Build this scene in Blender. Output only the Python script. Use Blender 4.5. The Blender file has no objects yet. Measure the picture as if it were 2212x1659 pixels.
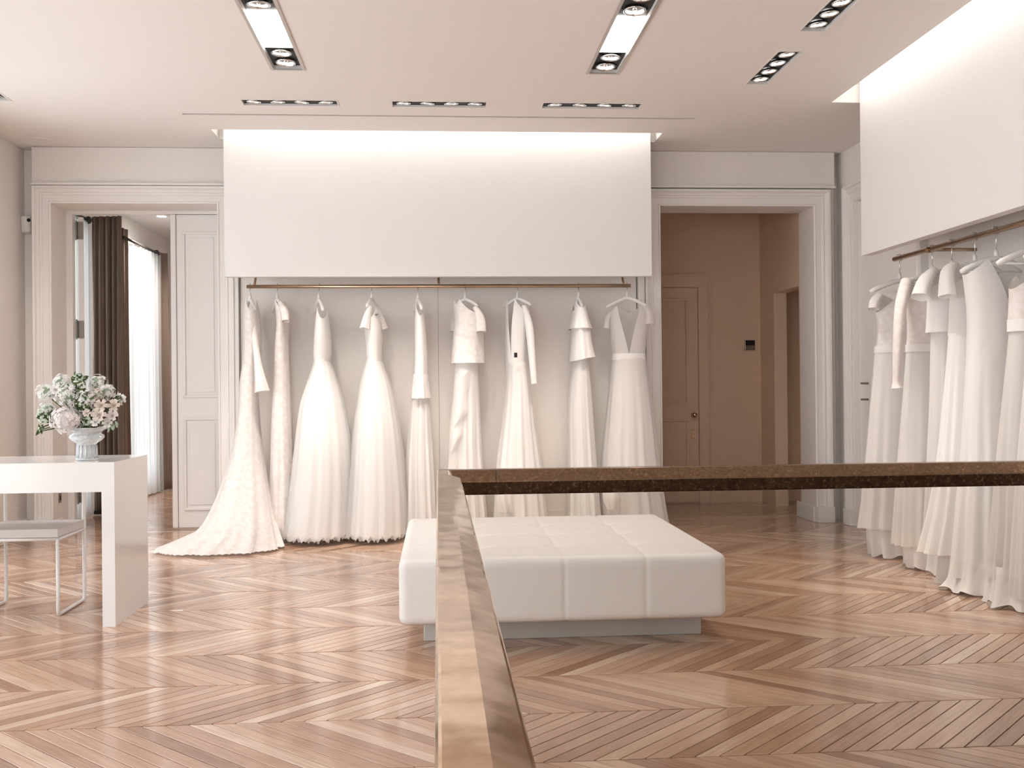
import bpy, bmesh, math, random
from mathutils import Matrix, Vector, Euler

random.seed(7)
scene = bpy.context.scene
COL = scene.collection
PI = math.pi

# ------------------------------------------------------------------ camera
IMG_W, IMG_H, FOC = 2212.0, 1659.0, 2230.0
YAW, PITCH, ROLL = math.atan(161 / 2230), 7 / 2230, 0.0095
EYE = Vector((0, 0, 1.12))
cam_data = bpy.data.cameras.new('camera')
cam_data.sensor_width = 36.0
cam_data.lens = 36.0 * FOC / IMG_W
cam_data.clip_start = 0.05
cam = bpy.data.objects.new('camera', cam_data)
COL.objects.link(cam)
ROT = (Matrix.Rotation(-YAW, 3, 'Z') @ Matrix.Rotation(PI / 2 + PITCH, 3, 'X') @ Matrix.Rotation(-ROLL, 3, 'Z'))
cam.matrix_world = Matrix.Translation(EYE) @ ROT.to_4x4()
scene.camera = cam

# ------------------------------------------------------------------ world, daylight, exposure
world = bpy.data.worlds.new('daylight')
scene.world = world
world.use_nodes = True
bg = world.node_tree.nodes['Background']
bg.inputs['Color'].default_value = (0.91, 0.965, 1.0, 1)
bg.inputs['Strength'].default_value = 2.5
scene.view_settings.view_transform = 'Standard'
scene.view_settings.look = 'None'
scene.view_settings.gamma = 1.0
scene.view_settings.use_curve_mapping = False
scene.view_settings.exposure = 0.93
COVE_POWER = 4.2
DIFFUSER_POWER = 6.0
SPOT_POWER = 27.0
LAMP_COL = (1.0, 0.905, 0.81)
try:
    scene.cycles.max_bounces = 6
    scene.cycles.diffuse_bounces = 4
    scene.cycles.glossy_bounces = 3
    scene.cycles.transparent_max_bounces = 10
    scene.cycles.sample_clamp_indirect = 6.0
    scene.cycles.use_denoising = True
    scene.cycles.use_adaptive_sampling = True
    scene.cycles.adaptive_threshold = 0.07
    scene.cycles.adaptive_min_samples = 16
except Exception:
    pass


def at(px, py, Y):
    """point on the upright plane at depth Y that lies behind pixel (px, py)"""
    d = ROT @ Vector(((px - IMG_W / 2) / FOC, -(py - IMG_H / 2) / FOC, -1))
    return EYE + d * (Y / d.y)


# ------------------------------------------------------------------ materials
def nodes_of(name):
    m = bpy.data.materials.new(name)
    m.use_nodes = True
    nt = m.node_tree
    return m, nt, nt.nodes['Principled BSDF']


def L(nt, a, b):
    nt.links.new(a, b)


def N(nt, kind, **kw):
    n = nt.nodes.new(kind)
    for k, v in kw.items():
        setattr(n, k, v)
    return n


def paint(name, col, rough=0.6, var=0.03, bump=0.02, scale=40, metallic=0.0, spec=0.4):
    m, nt, b = nodes_of(name)
    tc = N(nt, 'ShaderNodeTexCoord')
    no = N(nt, 'ShaderNodeTexNoise')
    no.inputs['Scale'].default_value = scale
    no.inputs['Detail'].default_value = 4
    L(nt, tc.outputs['Object'], no.inputs['Vector'])
    ra = N(nt, 'ShaderNodeValToRGB')
    ra.color_ramp.elements[0].color = [c * (1 - var) for c in col] + [1]
    ra.color_ramp.elements[1].color = [min(1, c * (1 + var)) for c in col] + [1]
    L(nt, no.outputs['Fac'], ra.inputs['Fac'])
    L(nt, ra.outputs['Color'], b.inputs['Base Color'])
    b.inputs['Roughness'].default_value = rough
    b.inputs['Metallic'].default_value = metallic
    b.inputs['Specular IOR Level'].default_value = spec
    if bump > 0.03:
        bu = N(nt, 'ShaderNodeBump')
        bu.inputs['Strength'].default_value = bump
        bu.inputs['Distance'].default_value = 0.01
        L(nt, no.outputs['Fac'], bu.inputs['Height'])
        L(nt, bu.outputs['Normal'], b.inputs['Normal'])
    return m


def cloth(name, col, transl=0.25, clear=0.0, lace=0.0, bump=0.12, scale=90):
    """woven fabric: diffuse + translucent, optional open weave (clear) and lace relief"""
    m, nt, b = nodes_of(name)
    out = nt.nodes['Material Output']
    tc = N(nt, 'ShaderNodeTexCoord')
    no = N(nt, 'ShaderNodeTexNoise')
    no.inputs['Scale'].default_value = scale
    L(nt, tc.outputs['Object'], no.inputs['Vector'])
    b.inputs['Roughness'].default_value = 0.85
    b.inputs['Specular IOR Level'].default_value = 0.15
    b.inputs['Sheen Weight'].default_value = 0.15
    bu = N(nt, 'ShaderNodeBump')
    bu.inputs['Strength'].default_value = bump
    bu.inputs['Distance'].default_value = 0.006
    if lace:
        vo = N(nt, 'ShaderNodeTexVoronoi')
        vo.feature = 'SMOOTH_F1'
        vo.inputs['Scale'].default_value = 34
        L(nt, tc.outputs['Object'], vo.inputs['Vector'])
        ra = N(nt, 'ShaderNodeValToRGB')
        ra.color_ramp.elements[0].position = 0.15
        ra.color_ramp.elements[0].color = list(col) + [1]
        ra.color_ramp.elements[1].position = 0.75
        ra.color_ramp.elements[1].color = [col[0] * (1 - .16 * lace), col[1] * (1 - .24 * lace), col[2] * (1 - .28 * lace), 1]
        L(nt, vo.outputs['Distance'], ra.inputs['Fac'])
        L(nt, ra.outputs['Color'], b.inputs['Base Color'])
        L(nt, vo.outputs['Distance'], bu.inputs['Height'])
        bu.inputs['Strength'].default_value = 0.5
    else:
        b.inputs['Base Color'].default_value = list(col) + [1]
        L(nt, no.outputs['Fac'], bu.inputs['Height'])
    L(nt, bu.outputs['Normal'], b.inputs['Normal'])
    tr = N(nt, 'ShaderNodeBsdfTranslucent')
    tr.inputs['Color'].default_value = list(col) + [1]
    mx = N(nt, 'ShaderNodeMixShader')
    mx.inputs[0].default_value = transl
    L(nt, b.outputs[0], mx.inputs[1])
    L(nt, tr.outputs[0], mx.inputs[2])
    last = mx
    if clear:
        tp = N(nt, 'ShaderNodeBsdfTransparent')
        m2 = N(nt, 'ShaderNodeMixShader')
        m2.inputs[0].default_value = clear
        L(nt, mx.outputs[0], m2.inputs[1])
        L(nt, tp.outputs[0], m2.inputs[2])
        last = m2
    L(nt, last.outputs[0], out.inputs['Surface'])
    return m


def glow(name, col, power):
    m, nt, b = nodes_of(name)
    b.inputs['Base Color'].default_value = (0.9, 0.9, 0.9, 1)
    b.inputs['Emission Color'].default_value = list(col) + [1]
    b.inputs['Emission Strength'].default_value = power
    return m


def parquet():
    m, nt, b = nodes_of('oak_parquet')
    uv = N(nt, 'ShaderNodeUVMap'); uv.uv_map = 'grain'
    oi = N(nt, 'ShaderNodeObjectInfo')
    ge = N(nt, 'ShaderNodeNewGeometry')
    ad = N(nt, 'ShaderNodeMath', operation='ADD')
    L(nt, oi.outputs['Random'], ad.inputs[0]); L(nt, ge.outputs['Random Per Island'], ad.inputs[1])
    fr = N(nt, 'ShaderNodeMath', operation='FRACT')
    L(nt, ad.outputs[0], fr.inputs[0])
    # shift the grain from plank to plank
    ml = N(nt, 'ShaderNodeMath', operation='MULTIPLY'); ml.inputs[1].default_value = 37.0
    L(nt, fr.outputs[0], ml.inputs[0])
    cb = N(nt, 'ShaderNodeCombineXYZ'); L(nt, ml.outputs[0], cb.inputs[0]); L(nt, ml.outputs[0], cb.inputs[1])
    va = N(nt, 'ShaderNodeVectorMath', operation='ADD')
    L(nt, uv.outputs[0], va.inputs[0]); L(nt, cb.outputs[0], va.inputs[1])
    mp = N(nt, 'ShaderNodeMapping'); mp.inputs['Scale'].default_value = (3.0, 60.0, 1.0)
    L(nt, va.outputs[0], mp.inputs['Vector'])
    no = N(nt, 'ShaderNodeTexNoise'); no.inputs['Scale'].default_value = 1.6; no.inputs['Detail'].default_value = 6
    no.inputs['Distortion'].default_value = 0.5
    L(nt, mp.outputs[0], no.inputs['Vector'])
    base = N(nt, 'ShaderNodeValToRGB')
    cr = base.color_ramp
    cr.elements[0].position = 0.0; cr.elements[0].color = (0.40, 0.225, 0.145, 1)
    cr.elements[1].position = 1.0; cr.elements[1].color = (0.86, 0.68, 0.55, 1)
    for p, c in ((0.14, (0.52, 0.31, 0.21, 1)), (0.5, (0.64, 0.41, 0.29, 1)), (0.86, (0.74, 0.51, 0.38, 1))):
        e = cr.elements.new(p); e.color = c
    L(nt, fr.outputs[0], base.inputs['Fac'])
    gr = N(nt, 'ShaderNodeValToRGB')
    gr.color_ramp.elements[0].position = 0.3; gr.color_ramp.elements[0].color = (0.80, 0.74, 0.70, 1)
    gr.color_ramp.elements[1].position = 0.75; gr.color_ramp.elements[1].color = (1.08, 1.06, 1.04, 1)
    L(nt, no.outputs['Fac'], gr.inputs['Fac'])
    mu = N(nt, 'ShaderNodeMix', data_type='RGBA', blend_type='MULTIPLY'); mu.inputs[0].default_value = 1.0
    L(nt, base.outputs[0], mu.inputs[6]); L(nt, gr.outputs[0], mu.inputs[7])
    # worn, blotchy patches
    tc = N(nt, 'ShaderNodeNewGeometry')
    n2 = N(nt, 'ShaderNodeTexNoise'); n2.inputs['Scale'].default_value = 5.0; n2.inputs['Detail'].default_value = 3
    L(nt, tc.outputs['Position'], n2.inputs['Vector'])
    r2 = N(nt, 'ShaderNodeValToRGB')
    r2.color_ramp.elements[0].position = 0.3; r2.color_ramp.elements[0].color = (0.94, 0.93, 0.92, 1)
    r2.color_ramp.elements[1].position = 0.7; r2.color_ramp.elements[1].color = (1.04, 1.04, 1.04, 1)
    L(nt, n2.outputs['Fac'], r2.inputs['Fac'])
    m3 = N(nt, 'ShaderNodeMix', data_type='RGBA', blend_type='MULTIPLY'); m3.inputs[0].default_value = 1.0
    L(nt, mu.outputs[2], m3.inputs[6]); L(nt, r2.outputs[0], m3.inputs[7])
    L(nt, m3.outputs[2], b.inputs['Base Color'])
    rr = N(nt, 'ShaderNodeMapRange'); rr.inputs['To Min'].default_value = 0.16; rr.inputs['To Max'].default_value = 0.28
    L(nt, n2.outputs['Fac'], rr.inputs['Value']); L(nt, rr.outputs[0], b.inputs['Roughness'])
    b.inputs['Specular IOR Level'].default_value = 0.5
    b.inputs['Coat Weight'].default_value = 0.7
    b.inputs['Coat Roughness'].default_value = 0.11
    bu = N(nt, 'ShaderNodeBump'); bu.inputs['Strength'].default_value = 0.06; bu.inputs['Distance'].default_value = 0.003
    L(nt, no.outputs['Fac'], bu.inputs['Height']); L(nt, bu.outputs[0], b.inputs['Normal'])
    return m


def brass(name='aged_brass', dark=(0.62, 0.42, 0.27, 1), light=(0.80, 0.60, 0.43, 1), r1=0.20, sc=60):
    m, nt, b = nodes_of(name)
    tc = N(nt, 'ShaderNodeTexCoord')
    n1 = N(nt, 'ShaderNodeTexNoise'); n1.inputs['Scale'].default_value = sc; n1.inputs['Detail'].default_value = 7
    n2 = N(nt, 'ShaderNodeTexNoise'); n2.inputs['Scale'].default_value = 7; n2.inputs['Detail'].default_value = 2
    L(nt, tc.outputs['Object'], n1.inputs['Vector']); L(nt, tc.outputs['Object'], n2.inputs['Vector'])
    ra = N(nt, 'ShaderNodeValToRGB')
    ra.color_ramp.elements[0].position = 0.35; ra.color_ramp.elements[0].color = dark
    ra.color_ramp.elements[1].position = 0.68; ra.color_ramp.elements[1].color = light
    L(nt, n1.outputs['Fac'], ra.inputs['Fac']); L(nt, ra.outputs[0], b.inputs['Base Color'])
    b.inputs['Metallic'].default_value = 1.0
    rr = N(nt, 'ShaderNodeMapRange'); rr.inputs['To Min'].default_value = 0.06; rr.inputs['To Max'].default_value = r1
    L(nt, n1.outputs['Fac'], rr.inputs['Value']); L(nt, rr.outputs[0], b.inputs['Roughness'])
    bu = N(nt, 'ShaderNodeBump'); bu.inputs['Strength'].default_value = 0.35; bu.inputs['Distance'].default_value = 0.012
    L(nt, n2.outputs['Fac'], bu.inputs['Height']); L(nt, bu.outputs[0], b.inputs['Normal'])
    return m


def clear_glass():
    m, nt, b = nodes_of('railing_glass')
    out = nt.nodes['Material Output']
    tp = N(nt, 'ShaderNodeBsdfTransparent'); tp.inputs[0].default_value = (0.93, 0.92, 0.90, 1)
    gl = N(nt, 'ShaderNodeBsdfGlossy'); gl.inputs['Roughness'].default_value = 0.02
    fr = N(nt, 'ShaderNodeFresnel'); fr.inputs[0].default_value = 1.45
    mx = N(nt, 'ShaderNodeMixShader')
    L(nt, fr.outputs[0], mx.inputs[0]); L(nt, tp.outputs[0], mx.inputs[1]); L(nt, gl.outputs[0], mx.inputs[2])
    L(nt, mx.outputs[0], out.inputs['Surface'])
    return m


def crystal():
    m, nt, b = nodes_of('cut_crystal')
    b.inputs['Base Color'].default_value = (0.97, 0.98, 0.99, 1)
    b.inputs['Transmission Weight'].default_value = 0.4
    b.inputs['Roughness'].default_value = 0.06
    b.inputs['IOR'].default_value = 1.45
    tc = N(nt, 'ShaderNodeTexCoord')
    vo = N(nt, 'ShaderNodeTexVoronoi'); vo.inputs['Scale'].default_value = 55
    L(nt, tc.outputs['Object'], vo.inputs['Vector'])
    bu = N(nt, 'ShaderNodeBump'); bu.inputs['Strength'].default_value = 0.6; bu.inputs['Distance'].default_value = 0.006
    L(nt, vo.outputs['Distance'], bu.inputs['Height']); L(nt, bu.outputs[0], b.inputs['Normal'])
    return m


M = {
    'wall': paint('warm_wall_paint', (0.88, 0.83, 0.785), 0.65, 0.02, 0.015),
    'ceiling': paint('ceiling_paint', (0.87, 0.825, 0.785), 0.8, 0.015, 0.01),
    'panel': paint('white_panel_paint', (0.88, 0.86, 0.845), 0.55, 0.012, 0.01),
    'trim': paint('satin_trim_paint', (0.88, 0.84, 0.805), 0.42, 0.015, 0.01),
    'door': paint('grey_white_door_paint', (0.86, 0.835, 0.815), 0.42, 0.015, 0.01),
    'hall': paint('corridor_paint', (0.82, 0.60, 0.445), 0.7, 0.03, 0.02),
    'subfloor': paint('dark_subfloor', (0.09, 0.05, 0.03), 0.8, 0.1, 0.0),
    'oak': parquet(),
    'brass': brass(),
    'patina_dark_reflection': brass('patinated_brass_dark_reflection', (0.23, 0.14, 0.083, 1), (0.33, 0.215, 0.135, 1), 0.40, 160),  # speckled patina, with a dark reflection also put into the colour
    'rail_brass': paint('brushed_bronze', (0.62, 0.44, 0.30), 0.24, 0.04, 0.01, 30, 1.0),
    'glass': clear_glass(),
    'crystal': crystal(),
    'lacquer': paint('white_lacquer', (0.86, 0.845, 0.83), 0.12, 0.008, 0.0, 8),
    'white_metal': paint('white_powder_coat', (0.80, 0.76, 0.73), 0.35, 0.01, 0.0),
    'seat': paint('pale_seat_pad', (0.62, 0.575, 0.55), 0.7, 0.05, 0.06, 120),
    'leather': paint('white_leather', (0.86, 0.83, 0.805), 0.48, 0.015, 0.05, 150),
    'plinth': paint('grey_plinth', (0.60, 0.565, 0.53), 0.35, 0.03, 0.0),
    'black': paint('black_lining', (0.012, 0.011, 0.01), 0.5, 0.1, 0.0),
    'dark_metal': paint('dark_metal', (0.05, 0.045, 0.04), 0.4, 0.1, 0.0),
    'chrome': paint('polished_steel', (0.75, 0.74, 0.72), 0.14, 0.02, 0.0, 20, 1.0),
    'hinge': paint('worn_steel', (0.30, 0.27, 0.24), 0.35, 0.25, 0.05, 120, 1.0),
    'frame_metal': paint('satin_aluminium', (0.60, 0.55, 0.51), 0.4, 0.02, 0.0, 20, 0.6),
    'lamp': glow('lamp_reflector', (1.0, 0.95, 0.90), 2.2),
    'diffuser': glow('lit_diffuser', (1.0, 0.95, 0.9), DIFFUSER_POWER),
    'cove': glow('cove_tube', (1.0, 0.955, 0.91), COVE_POWER),
    'far_lamp': glow('far_downlight', (1.0, 0.95, 0.9), 30.0),
    'satin': cloth('ivory_satin', (0.93, 0.905, 0.885), 0.18),
    'chiffon': cloth('ivory_chiffon', (0.93, 0.90, 0.875), 0.3, 0.06),
    'sheer_dress': cloth('sheer_chiffon', (0.93, 0.895, 0.865), 0.3, 0.22),
    'tulle': cloth('white_tulle', (0.95, 0.93, 0.915), 0.35, 0.45),
    'lace': cloth('ivory_lace', (0.94, 0.915, 0.895), 0.2, 0.0, 0.6),
    'blush_lace': cloth('blush_lace', (0.93, 0.885, 0.86), 0.2, 0.0, 0.7),
    'hanger': paint('padded_white_hanger', (0.90, 0.88, 0.86), 0.6, 0.01, 0.02),
    'curtain': cloth('taupe_curtain', (0.27, 0.205, 0.165), 0.08, 0, 0, 0.2),
    'sheer': cloth('white_voile', (0.92, 0.93, 0.95), 0.6, 0.5),
    'petal': cloth('white_petal', (0.90, 0.88, 0.86), 0.3),
    'petal_pink': cloth('blush_petal', (0.92, 0.87, 0.86), 0.3),
    'petal_cream': cloth('cream_petal', (0.88, 0.80, 0.73), 0.3),
    'petal_green': cloth('greenish_petal', (0.72, 0.79, 0.68), 0.3),
    'leaf': paint('green_leaf', (0.075, 0.115, 0.03), 0.5, 0.5, 0.05, 40),
    'leaf_pale': paint('pale_green_leaf', (0.33, 0.40, 0.29), 0.5, 0.2, 0.05, 40),
    'plastic': paint('white_plastic', (0.82, 0.79, 0.76), 0.4, 0.01, 0.0),
    'tag': paint('black_tag', (0.01, 0.01, 0.01), 0.5, 0.1, 0.0),
}


# ------------------------------------------------------------------ mesh helpers
class MB:
    def __init__(self):
        self.v = []; self.f = []; self.uv = None

    def add(self, vs, fs):
        o = len(self.v)
        self.v += [tuple(p) for p in vs]
        self.f += [tuple(i + o for i in f) for f in fs]
        return self

    def box(self, x0, x1, y0, y1, z0, z1):
        x0, x1 = min(x0, x1), max(x0, x1); y0, y1 = min(y0, y1), max(y0, y1); z0, z1 = min(z0, z1), max(z0, z1)
        v = [(x0, y0, z0), (x1, y0, z0), (x1, y1, z0), (x0, y1, z0), (x0, y0, z1), (x1, y0, z1), (x1, y1, z1), (x0, y1, z1)]
        return self.add(v, [(0, 3, 2, 1), (4, 5, 6, 7), (0, 1, 5, 4), (1, 2, 6, 5), (2, 3, 7, 6), (3, 0, 4, 7)])

    def tube(self, path, r, n=10, cap=True):
        """round bar along a list of points; r a number or one per point"""
        P = [Vector(p) for p in path]
        rs = r if isinstance(r, (list, tuple)) else [r] * len(P)
        rings = []
        up = Vector((0, 0, 1))
        prev = None
        for i, p in enumerate(P):
            t = (P[min(i + 1, len(P) - 1)] - P[max(i - 1, 0)]).normalized()
            if prev is None:
                a = t.cross(up if abs(t.z) < 0.9 else Vector((1, 0, 0))).normalized()
            else:
                a = (prev - t * prev.dot(t)).normalized()
            prev = a
            b = t.cross(a)
            rings.append([p + (a * math.cos(2 * PI * k / n) + b * math.sin(2 * PI * k / n)) * rs[i] for k in range(n)])
        vs = [q for ring in rings for q in ring]
        fs = []
        for i in range(len(P) - 1):
            for k in range(n):
                fs.append((i * n + k, i * n + (k + 1) % n, (i + 1) * n + (k + 1) % n, (i + 1) * n + k))
        if cap:
            fs.append(tuple(reversed(range(n))))
            fs.append(tuple((len(P) - 1) * n + k for k in range(n)))
        return self.add(vs, fs)

    def lathe(self, prof, n=24, c=(0, 0, 0)):
        vs = []; fs = []
        for r, z in prof:
            for k in range(n):
                a = 2 * PI * k / n
                vs.append((c[0] + r * math.cos(a), c[1] + r * math.sin(a), c[2] + z))
        for i in range(len(prof) - 1):
            for k in range(n):
                fs.append((i * n + k, i * n + (k + 1) % n, (i + 1) * n + (k + 1) % n, (i + 1) * n + k))
        return self.add(vs, fs)

    def prism(self, poly, axis, a0, a1):
        """extrude a 2D polygon along 'x' / 'y' / 'z'"""
        n = len(poly)

        def P(p, a):
            return {'x': (a, p[0], p[1]), 'y': (p[0], a, p[1]), 'z': (p[0], p[1], a)}[axis]
        vs = [P(p, a0) for p in poly] + [P(p, a1) for p in poly]
        fs = [tuple(range(n)), tuple(reversed(range(n, 2 * n)))]
        fs += [(i, n + i, n + (i + 1) % n, (i + 1) % n) for i in range(n)]
        return self.add(vs, fs)

    def mesh(self, name):
        me = bpy.data.meshes.new(name)
        me.from_pydata(self.v, [], self.f)
        bm = bmesh.new(); bm.from_mesh(me)
        bmesh.ops.recalc_face_normals(bm, faces=bm.faces)
        bm.to_mesh(me); bm.free()
        me.update()
        return me


def obj(name, mb, mat, parent=None, smooth=False, bevel=0.0, seg=2):
    me = mb.mesh(name) if isinstance(mb, MB) else mb
    o = bpy.data.objects.new(name, me)
    COL.objects.link(o)
    if mat is not None and not me.materials:
        me.materials.append(M[mat] if isinstance(mat, str) else mat)
    if smooth:
        for p in me.polygons:
            p.use_smooth = True
    if bevel:
        b = o.modifiers.new('bevel', 'BEVEL'); b.width = bevel; b.segments = seg; b.limit_method = 'ANGLE'
    if parent is not None:
        o.parent = parent
        o.matrix_parent_inverse = Matrix.Translation(-parent.matrix_basis.to_translation()) if parent.type == 'EMPTY' else Matrix()
    return o


def thing(name, label, cat, loc=(0, 0, 0), group=None):
    o = bpy.data.objects.new(name, None)
    o.empty_display_size = 0.1
    COL.objects.link(o)
    o.location = loc
    return tag(o, label, cat, group)


def tag(o, label, cat, group=None):
    o['label'] = label; o['category'] = cat
    if group:
        o['group'] = group
    return o


def struct(name, mb, mat, parent=None, label=None, smooth=False, bevel=0.0):
    o = obj(name, mb, mat, parent, smooth, bevel)
    if parent is None:
        o['kind'] = 'structure'
    if label:
        o['label'] = label
    return o


def cells(lo, hi, holes, k):
    s = {lo, hi}
    for h in holes:
        for q in (h[k], h[k + 1]):
            if lo < q < hi:
                s.add(q)
    return sorted(s)


def holed(a0, a1, b0, b1, c0, c1, holes, axes):
    """slab with rectangular holes: a, b span the face, c is the thickness; axes e.g. 'xyz' says which is which"""
    mb = MB()
    As = cells(a0, a1, holes, 0); Bs = cells(b0, b1, holes, 2)

    def solid(i, j):
        if i < 0 or j < 0 or i >= len(As) - 1 or j >= len(Bs) - 1:
            return False
        am, bm_ = (As[i] + As[i + 1]) / 2, (Bs[j] + Bs[j + 1]) / 2
        return not any(h[0] < am < h[1] and h[2] < bm_ < h[3] for h in holes)

    def P(a, b, c):
        d = dict(zip(axes, (a, b, c)))
        return (d['x'], d['y'], d['z'])
    for i in range(len(As) - 1):
        for j in range(len(Bs) - 1):
            if not solid(i, j):
                continue
            A0, A1, B0, B1 = As[i], As[i + 1], Bs[j], Bs[j + 1]
            for c in (c0, c1):
                mb.add([P(A0, B0, c), P(A1, B0, c), P(A1, B1, c), P(A0, B1, c)], [(0, 1, 2, 3)])
            for (di, dj, e) in ((-1, 0, (A0, B0, A0, B1)), (1, 0, (A1, B0, A1, B1)), (0, -1, (A0, B0, A1, B0)), (0, 1, (A0, B1, A1, B1))):
                if not solid(i + di, j + dj):
                    mb.add([P(e[0], e[1], c0), P(e[2], e[3], c0), P(e[2], e[3], c1), P(e[0], e[1], c1)], [(0, 1, 2, 3)])
    me = mb.mesh('slab')
    bm = bmesh.new(); bm.from_mesh(me)
    bmesh.ops.remove_doubles(bm, verts=bm.verts, dist=1e-5)
    bmesh.ops.recalc_face_normals(bm, faces=bm.faces)
    bm.to_mesh(me); bm.free()
    return me



def portal(x, y, z, sx, sy, rot):
    """sampling guide in a window opening: gives off no light of its own"""
    ld = bpy.data.lights.new('window_portal', 'AREA')
    ld.shape = 'RECTANGLE'; ld.size = sx; ld.size_y = sy
    ld.cycles.is_portal = True
    o = bpy.data.objects.new('window_portal', ld); COL.objects.link(o)
    o.location = (x, y, z); o.rotation_euler = rot


# ------------------------------------------------------------------ room dimensions
CEIL = 3.005
WX0, WX1 = -3.2, 3.3          # side walls
WY = 8.2                      # door wall face
BACK = 8.52                   # its far face
LD = (-2.957, -1.70, 2.571)   # left doorway: x0, x1, height
RD = (1.798, 3.058, 2.566)    # right doorway
FAR_Y, FAR_X1 = 12.55, -1.15  # room beyond the left doorway
COR_Y, COR_X1 = 9.72, 3.1     # corridor beyond the right doorway
ROOM_Y0 = -2.2

# ------------------------------------------------------------------ floor
floor = struct('floor', MB().box(WX0 - .3, WX1 + .3, ROOM_Y0, FAR_Y + .2, -0.12, -0.012), 'subfloor', label='chevron oak parquet floor')
ROW0, ROWH, STEP, MIRROR = 3.071 - 0.459 * 2, 0.459, 0.0765, 0.10


def clip(poly, ax, lim, keep_less):
    out = []
    for i, p in enumerate(poly):
        q = poly[(i + 1) % len(poly)]
        pin = (p[ax] <= lim) == keep_less or abs(p[ax] - lim) < 1e-9
        qin = (q[ax] <= lim) == keep_less or abs(q[ax] - lim) < 1e-9
        if pin:
            out.append(p)
        if pin != qin:
            t = (lim - p[ax]) / (q[ax] - p[ax])
            out.append((p[0] + t * (q[0] - p[0]), p[1] + t * (q[1] - p[1])))
    return out


def poly_area(p):
    return 0.5 * sum(p[i][0] * p[(i + 1) % len(p)][1] - p[(i + 1) % len(p)][0] * p[i][1] for i in range(len(p)))


planks = []     # (polygon in world xy, direction sign)


def lay(xa, xb, k, sgn):
    y0, y1 = ROW0 + k * ROWH, ROW0 + (k + 1) * ROWH
    g = 0.0023
    x = math.floor((xa - ROWH) / STEP) * STEP
    while x < xb + ROWH:
        q = [(x + g * 1.2, y0 + g), (x + STEP - g * 1.2, y0 + g), (x + STEP - g * 1.2 + sgn * ROWH, y1 - g), (x + g * 1.2 + sgn * ROWH, y1 - g)]
        q = clip(q, 0, xa + g, False)
        if len(q) >= 3:
            q = clip(q, 0, xb - g, True)
        if len(q) >= 3 and abs(poly_area(q)) > 2e-4:
            planks.append((q, sgn))
        x += STEP


for k in range(0, 13):
    s = 1 if k % 2 == 0 else -1
    if ROW0 + (k + 1) * ROWH <= WY - 0.02:
        lay(MIRROR, WX1, k, s)
        lay(WX0, MIRROR, k, -s)
K_LAST = int((WY - ROW0) / ROWH)     # last whole row before the door wall
Y_EDGE = ROW0 + K_LAST * ROWH


def straight(x0, x1, y0, y1, sgn=0):
    g = 0.0020
    planks.append(([(x0 + g, y0 + g), (x1 - g, y0 + g), (x1 - g, y1 - g), (x0 + g, y1 - g)], 2))


# border boards along the door wall and in the doorways
y = Y_EDGE
while y < BACK + 0.06:
    x = WX0
    while x < WX1:
        w = random.uniform(0.8, 1.3)
        straight(x, min(x + w, WX1), y, y + 0.0765)
        x += w
    y += 0.0765
Y_EDGE2 = y
ROW0, k2 = y, 0
while ROW0 + k2 * ROWH < FAR_Y:
    s = 1 if k2 % 2 == 0 else -1
    lay(WX0, FAR_X1, k2, -s)
    if ROW0 + k2 * ROWH < COR_Y + .2:
        lay(1.2, 4.6, k2, s)
    k2 += 1


def plank_geo(poly, sgn, th=0.012, ch=0.0008):
    """board with a small chamfer; uv holds (along, across)"""
    n = len(poly)
    cx = sum(p[0] for p in poly) / n; cy = sum(p[1] for p in poly) / n
    sc = 1 - ch / 0.03
    top = [(cx + (p[0] - cx) * sc, cy + (p[1] - cy) * sc) for p in poly]
    vs = [(p[0], p[1], 0.0) for p in top] + [(p[0], p[1], -ch) for p in poly] + [(p[0], p[1], -th) for p in poly]
    fs = [tuple(range(n))]
    for i in range(n):
        j = (i + 1) % n
        fs.append((i, n + i, n + j, j)); fs.append((n + i, 2 * n + i, 2 * n + j, n + j))
    d = (1, 0) if sgn == 2 else (sgn * 0.7071, 0.7071)
    uv = [(v[0] * d[0] + v[1] * d[1], -v[0] * d[1] + v[1] * d[0]) for v in vs]
    return vs, fs, uv


def plank_mesh(name, vs, fs, uvs):
    me = bpy.data.meshes.new(name)
    me.from_pydata(vs, [], fs)
    lay_ = me.uv_layers.new(name='grain')
    for lp in me.loops:
        lay_.data[lp.index].uv = uvs[lp.vertex_index]
    me.materials.append(M['oak'])
    bm = bmesh.new(); bm.from_mesh(me)
    bmesh.ops.recalc_face_normals(bm, faces=bm.faces)
    bm.to_mesh(me); bm.free()
    return me


def in_view(p):
    d = ROT.transposed() @ (Vector((p[0], p[1], 0)) - EYE)
    if d.z > -0.2:
        return None
    u, v = IMG_W / 2 + FOC * d.x / -d.z, IMG_H / 2 - FOC * d.y / -d.z
    return (u, v)


def shown_size(q):
    uv = [in_view(p) for p in q]
    if any(a is None for a in uv):
        return 0
    if not any(-5 < a[0] < IMG_W + 5 and a[1] < IMG_H + 5 for a in uv):
        return 0
    c = (sum(a[0] for a in uv) / len(uv), sum(a[1] for a in uv) / len(uv))
    if 945 < c[0] < 945 + (c[1] - 838) * 0.25 and c[1] > 1060:
        return 0                      # behind the handrail
    return abs(poly_area(uv))


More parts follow.
